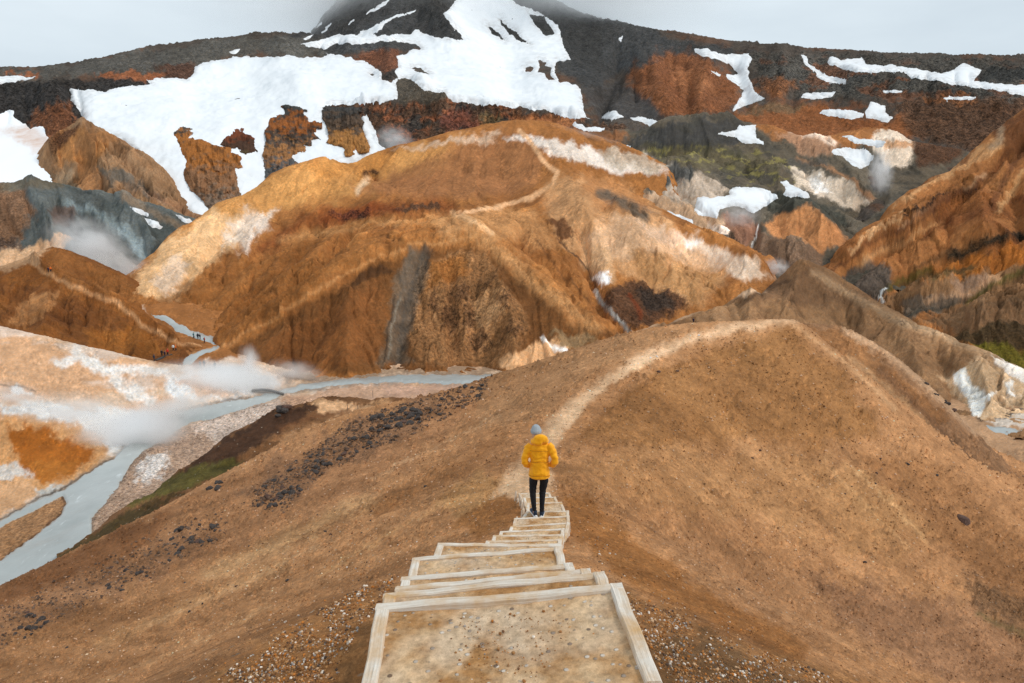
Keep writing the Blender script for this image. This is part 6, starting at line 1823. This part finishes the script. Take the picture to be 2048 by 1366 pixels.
part("body", body, m_skin, person)
part("leggings", leggings, m_black, person)
for v in jacket.vertices:                                       # soft creases: across the back, at the elbows and waist
    c = v.co
    k = .35 + (1.0 if abs(c.x) > .2 else .5 if .92 < c.z < 1.12 else .25)
    v.co = c + v.normal * (.005 * k * math.sin(c.z * 58 + 5 * mnoise.noise(c * 7) + c.x * 9) + .004 * mnoise.noise(c * 11))
for v in leggings.vertices:
    c = v.co
    v.co = c + v.normal * (.004 + .0035 * math.sin(c.z * 70 + 6 * mnoise.noise(c * 9))) * (1 if c.z < .2 or .42 < c.z < .6 else .3)
jk = part("jacket", jacket, m_yellow, person)
part("hood", hood, m_yellow, jk)
part("beanie", beanie, m_beanie, person)
m_seam = simple_mat("jacket_seam", (.42, .15, .005), .8, .1, 20, 0)
for z_, w_ in ((.83, .188), (1.09, .162), (1.30, .186)):
    bm = bmesh.new()
    pts_ = [((w_ + .012) * math.cos(a), ((.135 if z_ > 1 else .137) + .011) * math.sin(a), z_ + .006 * math.sin(3 * a)) for a in np.linspace(math.pi * 1.08, math.pi * 1.92, 24)]
    tube(bm, [(p, .004, .004) for p in pts_], 6)
    me = bpy.data.meshes.new("seam"); bm.to_mesh(me); bm.free()
    part("seam", me, m_seam, jk)
for sx, sy, sz, yaw, pt in ((-.088, .015, .03, .35, .10), (.05, .05, .0, -.05, 0)):
    up, so, M = shoe(sx, sy, sz, yaw, pt)
    s_ = part("shoe", up, m_navy, person); s_.matrix_local = M
    part("sole", so, m_sole, s_)

# hikers far off: one shape in two strides, clothes of their own colour
hk_body = fused("hiker_body", [T(((0, 0, .80), .14, .10), ((0, 0, 1.1), .13, .09), ((0, 0, 1.38), .17, .09), ((0, 0, 1.46), .06, .06), ((0, .01, 1.54), .05, .05)), Bl((0, .02, 1.63), (.078, .095, .11)), Bl((0, .115, 1.62), (.014, .02, .02)),
                                T(((-.19, 0, 1.38), .05, .05), ((-.25, -.02, 1.1), .042, .042), ((-.24, .1, .86), .035, .035), ((-.24, .14, .80), .04, .03)), T(((.19, 0, 1.38), .05, .05), ((.25, -.04, 1.1), .042, .042), ((.25, .0, .84), .035, .035), ((.25, .02, .78), .04, .03)),
                                T(((-.09, 0, .86), .09, .1), ((-.10, .10, .48), .06, .07), ((-.10, .06, .08), .04, .05), ((-.10, .14, .04), .045, .03)), T(((.09, 0, .86), .09, .1), ((.10, -.06, .48), .06, .07), ((.10, -.2, .10), .04, .05), ((.10, -.13, .04), .045, .03))], .025, 3)
hk_trou = fused("hiker_trousers", [T(((0, 0, .95), .17, .13), ((0, 0, .78), .16, .13)), T(((-.09, 0, .86), .11, .12), ((-.10, .10, .48), .085, .095), ((-.10, .06, .10), .07, .08)), T(((.09, 0, .86), .11, .12), ((.10, -.06, .48), .085, .095), ((.10, -.19, .13), .07, .08))], .025, 3)
hk_jack = fused("hiker_jacket", [T(((0, 0, .80), .20, .15), ((0, 0, 1.05), .19, .14), ((0, 0, 1.35), .22, .14), ((0, 0, 1.45), .12, .10), ((0, 0, 1.50), .09, .09)), T(((-.17, 0, 1.40), .08, .08), ((-.27, -.02, 1.1), .07, .07), ((-.25, .09, .88), .055, .055)), T(((.17, 0, 1.40), .08, .08), ((.27, -.04, 1.1), .07, .07), ((.26, .0, .88), .055, .055))], .025, 3)
hk_hat = fused("hiker_hat", [Bl((0, .015, 1.67), (.092, .11, .085))], .02, 2)
hk_pack = fused("hiker_backpack", [Bl((0, -.19, 1.2), (.15, .10, .25)), Bl((0, -.17, 1.05), (.16, .11, .14))], .03, 3)


def shared(name, me, mat, parent):
    o = bpy.data.objects.new(name, me); COL.objects.link(o); o.parent = parent
    if not me.materials: me.materials.append(None)
    o.material_slots[0].link = 'OBJECT'; o.material_slots[0].material = mat
    return o


cloth = {n: simple_mat(n + "_outdoor_fabric", c, .8, .15, 20, 0) for n, c in
         dict(red=(.55, .035, .02), dark=(.02, .02, .025), navy=(.02, .03, .06), teal=(.03, .16, .18), white=(.7, .7, .68), grey=(.13, .14, .15), purple=(.05, .02, .06), orange=(.75, .16, .02)).items()}
HIK = [(309, 724, 'navy', 'dark', 0, 1, "hiker in dark blue, lowest of the line by the boardwalk"),
       (324, 713, 'dark', 'dark', 0, 0, "hiker in black on the boardwalk, second from the left"),
       (330, 715, 'purple', 'dark', 0, 1, "hiker in dark purple beside the first red jacket"),
       (335.5, 710, 'red', 'dark', 1, 0, "hiker in a red jacket nearest the boardwalk"),
       (347, 703, 'white', 'dark', 0, 0, "hiker in a white top walking in a pair"),
       (352, 702.5, 'orange', 'dark', 1, 0, "hiker in an orange jacket beside the white top"),
       (388, 678, 'teal', 'dark', 0, 1, "hiker in a teal jacket by the upper creek, leftmost of four"),
       (396, 679, 'navy', 'dark', 0, 1, "hiker in navy by the upper creek, left of another in black"),
       (400.5, 680, 'dark', 'dark', 0, 1, "hiker in black by the upper creek"),
       (409.5, 687, 'red', 'dark', 0, 1, "hiker with a red jacket by the upper creek, rightmost of four"),
       (401, 737, 'grey', 'grey', 0, 0, "hiker in grey in the steam, left of three"),
       (409, 736, 'grey', 'dark', 0, 0, "hiker in grey in the steam, middle of three"),
       (430, 739, 'grey', 'grey', 0, 0, "small hiker in the steam, right of three"),
       (97, 544, 'purple', 'dark', 0, 1, "dark dressed hiker on the ridge path of the left hill"),
       (102, 545, 'orange', 'dark', 1, 0, "hiker in an orange-red jacket on the ridge path of the left hill"),
       (1386.5, 648, 'purple', 'dark', 0, 1, "lone dark hiker on the ridge behind the foreground path")]
hr = random.Random(3)
for x, y, jc, tc_, hat, pk, lb in HIK:
    p_ = hit(x, y, [V, LH, MH, H2])
    if p_ is None: print("NO GROUND", lb); continue
    t = bpy.data.objects.new("person", None); COL.objects.link(t)
    t.location = p_ - Vector((0, 0, .03)); t.rotation_euler = (0, 0, hr.uniform(-1.2, 1.2)); 
    set_props(t, lb, "person", "hikers in the valley and on the hills")
    shared("body", hk_body, m_skin, t); shared("trousers", hk_trou, cloth[tc_], t); shared("jacket", hk_jack, cloth[jc], t)
    if hat: shared("hat", hk_hat, cloth[jc], t)
    else: shared("hat", hk_hat, cloth['dark'], t)
    if pk: shared("backpack", hk_pack, cloth['dark'], t)

# ------------------------------------------------------------------ footbridges and marker posts
m_dkwood = simple_mat("dark_wet_timber", (.07, .065, .06), .85, .35, 3.0, .3, .02)


def boxm(name, size, mat, parent, loc, rot=(0, 0, 0)):
    bm = bmesh.new(); bmesh.ops.create_cube(bm, size=1.0)
    for v in bm.verts: v.co = Vector((v.co.x * size[0], v.co.y * size[1], v.co.z * size[2]))
    bmesh.ops.bevel(bm, geom=list(bm.edges), offset=min(size) * .12, segments=1, affect='EDGES')
    me = bpy.data.meshes.new(name); bm.to_mesh(me); bm.free()
    o = link(name, me, mat, parent); o.location = loc; o.rotation_euler = rot
    return o


def footbridge(a, b, width, rise, label, n_plank, rail=True):
    root = bpy.data.objects.new("footbridge", None); COL.objects.link(root)
    root.location = a; d = b - a
    root.rotation_euler = (0, 0, math.atan2(d.y, d.x))
    ln = math.hypot(d.x, d.y)
    set_props(root, label, "footbridge")
    z = lambda t: d.z * t + rise * math.sin(math.pi * t)
    for i in range(n_plank):
        t = (i + .5) / n_plank
        ang = math.atan2(z(t + .01) - z(t - .01), ln * .02)
        boxm("plank", (ln / n_plank * .92, width, .06), m_dkwood, root, (ln * t, 0, z(t)), (0, -ang, 0))
    for s in (-1, 1):
        for i in range(6):
            t = i / 5 * .96 + .02
            if rail: boxm("post", (.08, .08, 1.0), m_dkwood, root, (ln * t, s * width * .48, z(t) + .5))
        for i in range(8):
            t0, t1 = i / 8, (i + 1) / 8
            ang = math.atan2(z(t1) - z(t0), ln / 8)
            boxm("beam", (ln / 8 * 1.02, .10, .28), m_dkwood, root, (ln * (t0 + t1) / 2, s * width * .42, (z(t0) + z(t1)) / 2 - .18), (0, -ang, 0))
            if rail: boxm("handrail", (ln / 8 * 1.02, .06, .08), m_dkwood, root, (ln * (t0 + t1) / 2, s * width * .48, (z(t0) + z(t1)) / 2 + .98), (0, -ang, 0))
    return root


footbridge(hit(504, 784, [V]) + Vector((0, 0, .35)), hit(568, 792, [V]) + Vector((0, 0, .35)), 1.1, .5, "dark wooden footbridge arching over the milky river in the steam", 18, False)
footbridge(hit(313, 722, [V, LH]) + Vector((0, 0, .15)), hit(343, 709, [V, LH]) + Vector((0, 0, .1)), 1.2, .05, "low dark boardwalk under the line of hikers at the valley's end", 12, False)
m_post = simple_mat("grey_post", (.12, .10, .09), .8, .2, 8, 0)
for x, y, h_, lb in ((746, 797, 1.7, "tall thin trail marker post on the flat above the boulder pile"), (716, 824, .9, "short trail post beside the flat path, left of others"), (695, 820, .8, "short trail post at the bend of the flat path")):
    p_ = hit(x, y, [SPUR, V])
    bm = bmesh.new(); tube(bm, [((0, 0, -.2), .05, .05), ((0, 0, h_ * .5), .045, .045), ((0, 0, h_), .04, .04)], 8)
    me = bpy.data.meshes.new("trail_post"); bm.to_mesh(me); bm.free()
    o = link("trail_post", me, m_post); o.location = p_
    set_props(o, lb, "post", "trail marker posts")

# ------------------------------------------------------------------ steam and the cloud on the peak
def vapour_mat(name, dens, nscale, lo, hi, col=(1.0, 1.0, 1.0), stretch=(1, 1, 1)):
    m = bpy.data.materials.new(name); m.use_nodes = True
    N, L = m.node_tree.nodes, m.node_tree.links
    N.clear()
    out = N.new("ShaderNodeOutputMaterial")
    pv = N.new("ShaderNodeVolumePrincipled")
    pv.inputs['Color'].default_value = (*col, 1)
    pv.inputs['Anisotropy'].default_value = .5
    tc = N.new("ShaderNodeTexCoord"); P = tc.outputs['Object']
    ln = N.new("ShaderNodeVectorMath"); ln.operation = 'LENGTH'; L.new(P, ln.inputs[0])
    fall = N_map(N, L, ln.outputs['Value'], .1, 1.0, 1.0, 0.0)
    mp = N.new("ShaderNodeMapping"); mp.inputs['Scale'].default_value = stretch; L.new(P, mp.inputs['Vector'])
    nz = N_noise(N, L, mp.outputs[0], nscale, 6, .62)
    nn = N_map(N, L, nz, lo, hi, 0.0, 1.0)
    d = N_math(N, L, 'MULTIPLY', N_math(N, L, 'MULTIPLY', fall, fall), nn)
    L.new(N_math(N, L, 'MULTIPLY', d, dens), pv.inputs['Density'])
    L.new(pv.outputs[0], out.inputs['Volume'])
    return m


def puff(name, px, py, d, rx, ry, rz, mat, label, tilt=0.0, cat="steam"):
    bm = bmesh.new(); bmesh.ops.create_icosphere(bm, subdivisions=3, radius=1.0)
    for v in bm.verts: v.co *= 1 + .08 * mnoise.noise(v.co * 1.7 + Vector((px, 0, 0)))
    me = bpy.data.meshes.new(name); bm.to_mesh(me); bm.free()
    o = link(name, me, mat)
    o.location = at(px, py, d); o.scale = (rx, ry, rz); o.rotation_euler = (0, tilt, 0)
    set_props(o, label, cat, kind="stuff")
    return o


PUFFS = [  # px, py, distance, half sizes in metres, density, tilt, label
    (430, 762, 144, 20, 8, 5.5, .34, .06, "wide bank of white steam over the hot springs behind the footbridge"),
    (500, 725, 152, 3.0, 3, 5.5, .30, -.1, "thin wisp of steam rising at the foot of the middle hill"),
    (585, 745, 157, 9, 4, 4.0, .18, .1, "faint steam drifting along the river below the middle hill"),
    (258, 870, 113, 12, 8, 6.0, .46, -.2, "dense white steam cloud on the near bend of the river"),
    (340, 820, 128, 12, 6, 4, .16, -.2, "faint steam drifting up the river from the dense cloud"),
    (150, 825, 117, 15, 7, 4.5, .09, .1, "thin veil of steam over the white terrace left of the dense cloud"),
    (20, 790, 118, 8, 5, 3, .10, .2, "faint steam over the pale terrace at the left edge"),
    (180, 492, 264, 20, 10, 13, .13, .35, "steam column rising behind the left hill against the grey slope"),
    (280, 548, 264, 17, 8, 7, .14, .35, "low steam in the notch between the left hill and the middle hill"),
    (1190, 300, 440, 40, 12, 11, .10, .35, "steam drifting over the right shoulder of the middle hill's summit"),
    (1290, 445, 318, 26, 8, 8, .06, .4, "thin steam drifting over the whitish apron of the middle hill"),
    (1480, 430, 350, 14, 8, 9, .05, .2, "faint steam in the brown gully right of the middle hill"),
    (1762, 345, 405, 9, 6, 16, .16, -.15, "steam plume in the ravine below the fan-shaped snow patch"),
    (1552, 535, 282, 8, 4, 5, .20, .1, "small steam puff at the end of the whitish apron"),
    (790, 280, 485, 18, 8, 12, .08, .2, "grey steam against the dark cliff left of the summit"),
]
for i, (px, py, d, rx, ry, rz, dn, tl, lb) in enumerate(PUFFS):
    puff("steam", px, py, d, rx, ry, rz, vapour_mat("steam_vapour", dn * 6.5, 1.5 + .17 * i, .36, .66), lb, tl)

CL = [(640, -15, 1090, 260, 130, 115, .042), (1220, -35, 1080, 250, 130, 108, .036), (930, -150, 1180, 330, 150, 130, .010)]
for i, (px, py, d, rx, ry, rz, dn) in enumerate(CL):
    puff("cloud", px, py, d, rx, ry, rz, vapour_mat("cloud_vapour", dn, 1.3 + .2 * i, .22, .60), ("low cloud hiding the left flank of the peak", "low cloud hiding the right flank of the peak", "low cloud over the top of the peak")[i], 0, "cloud")
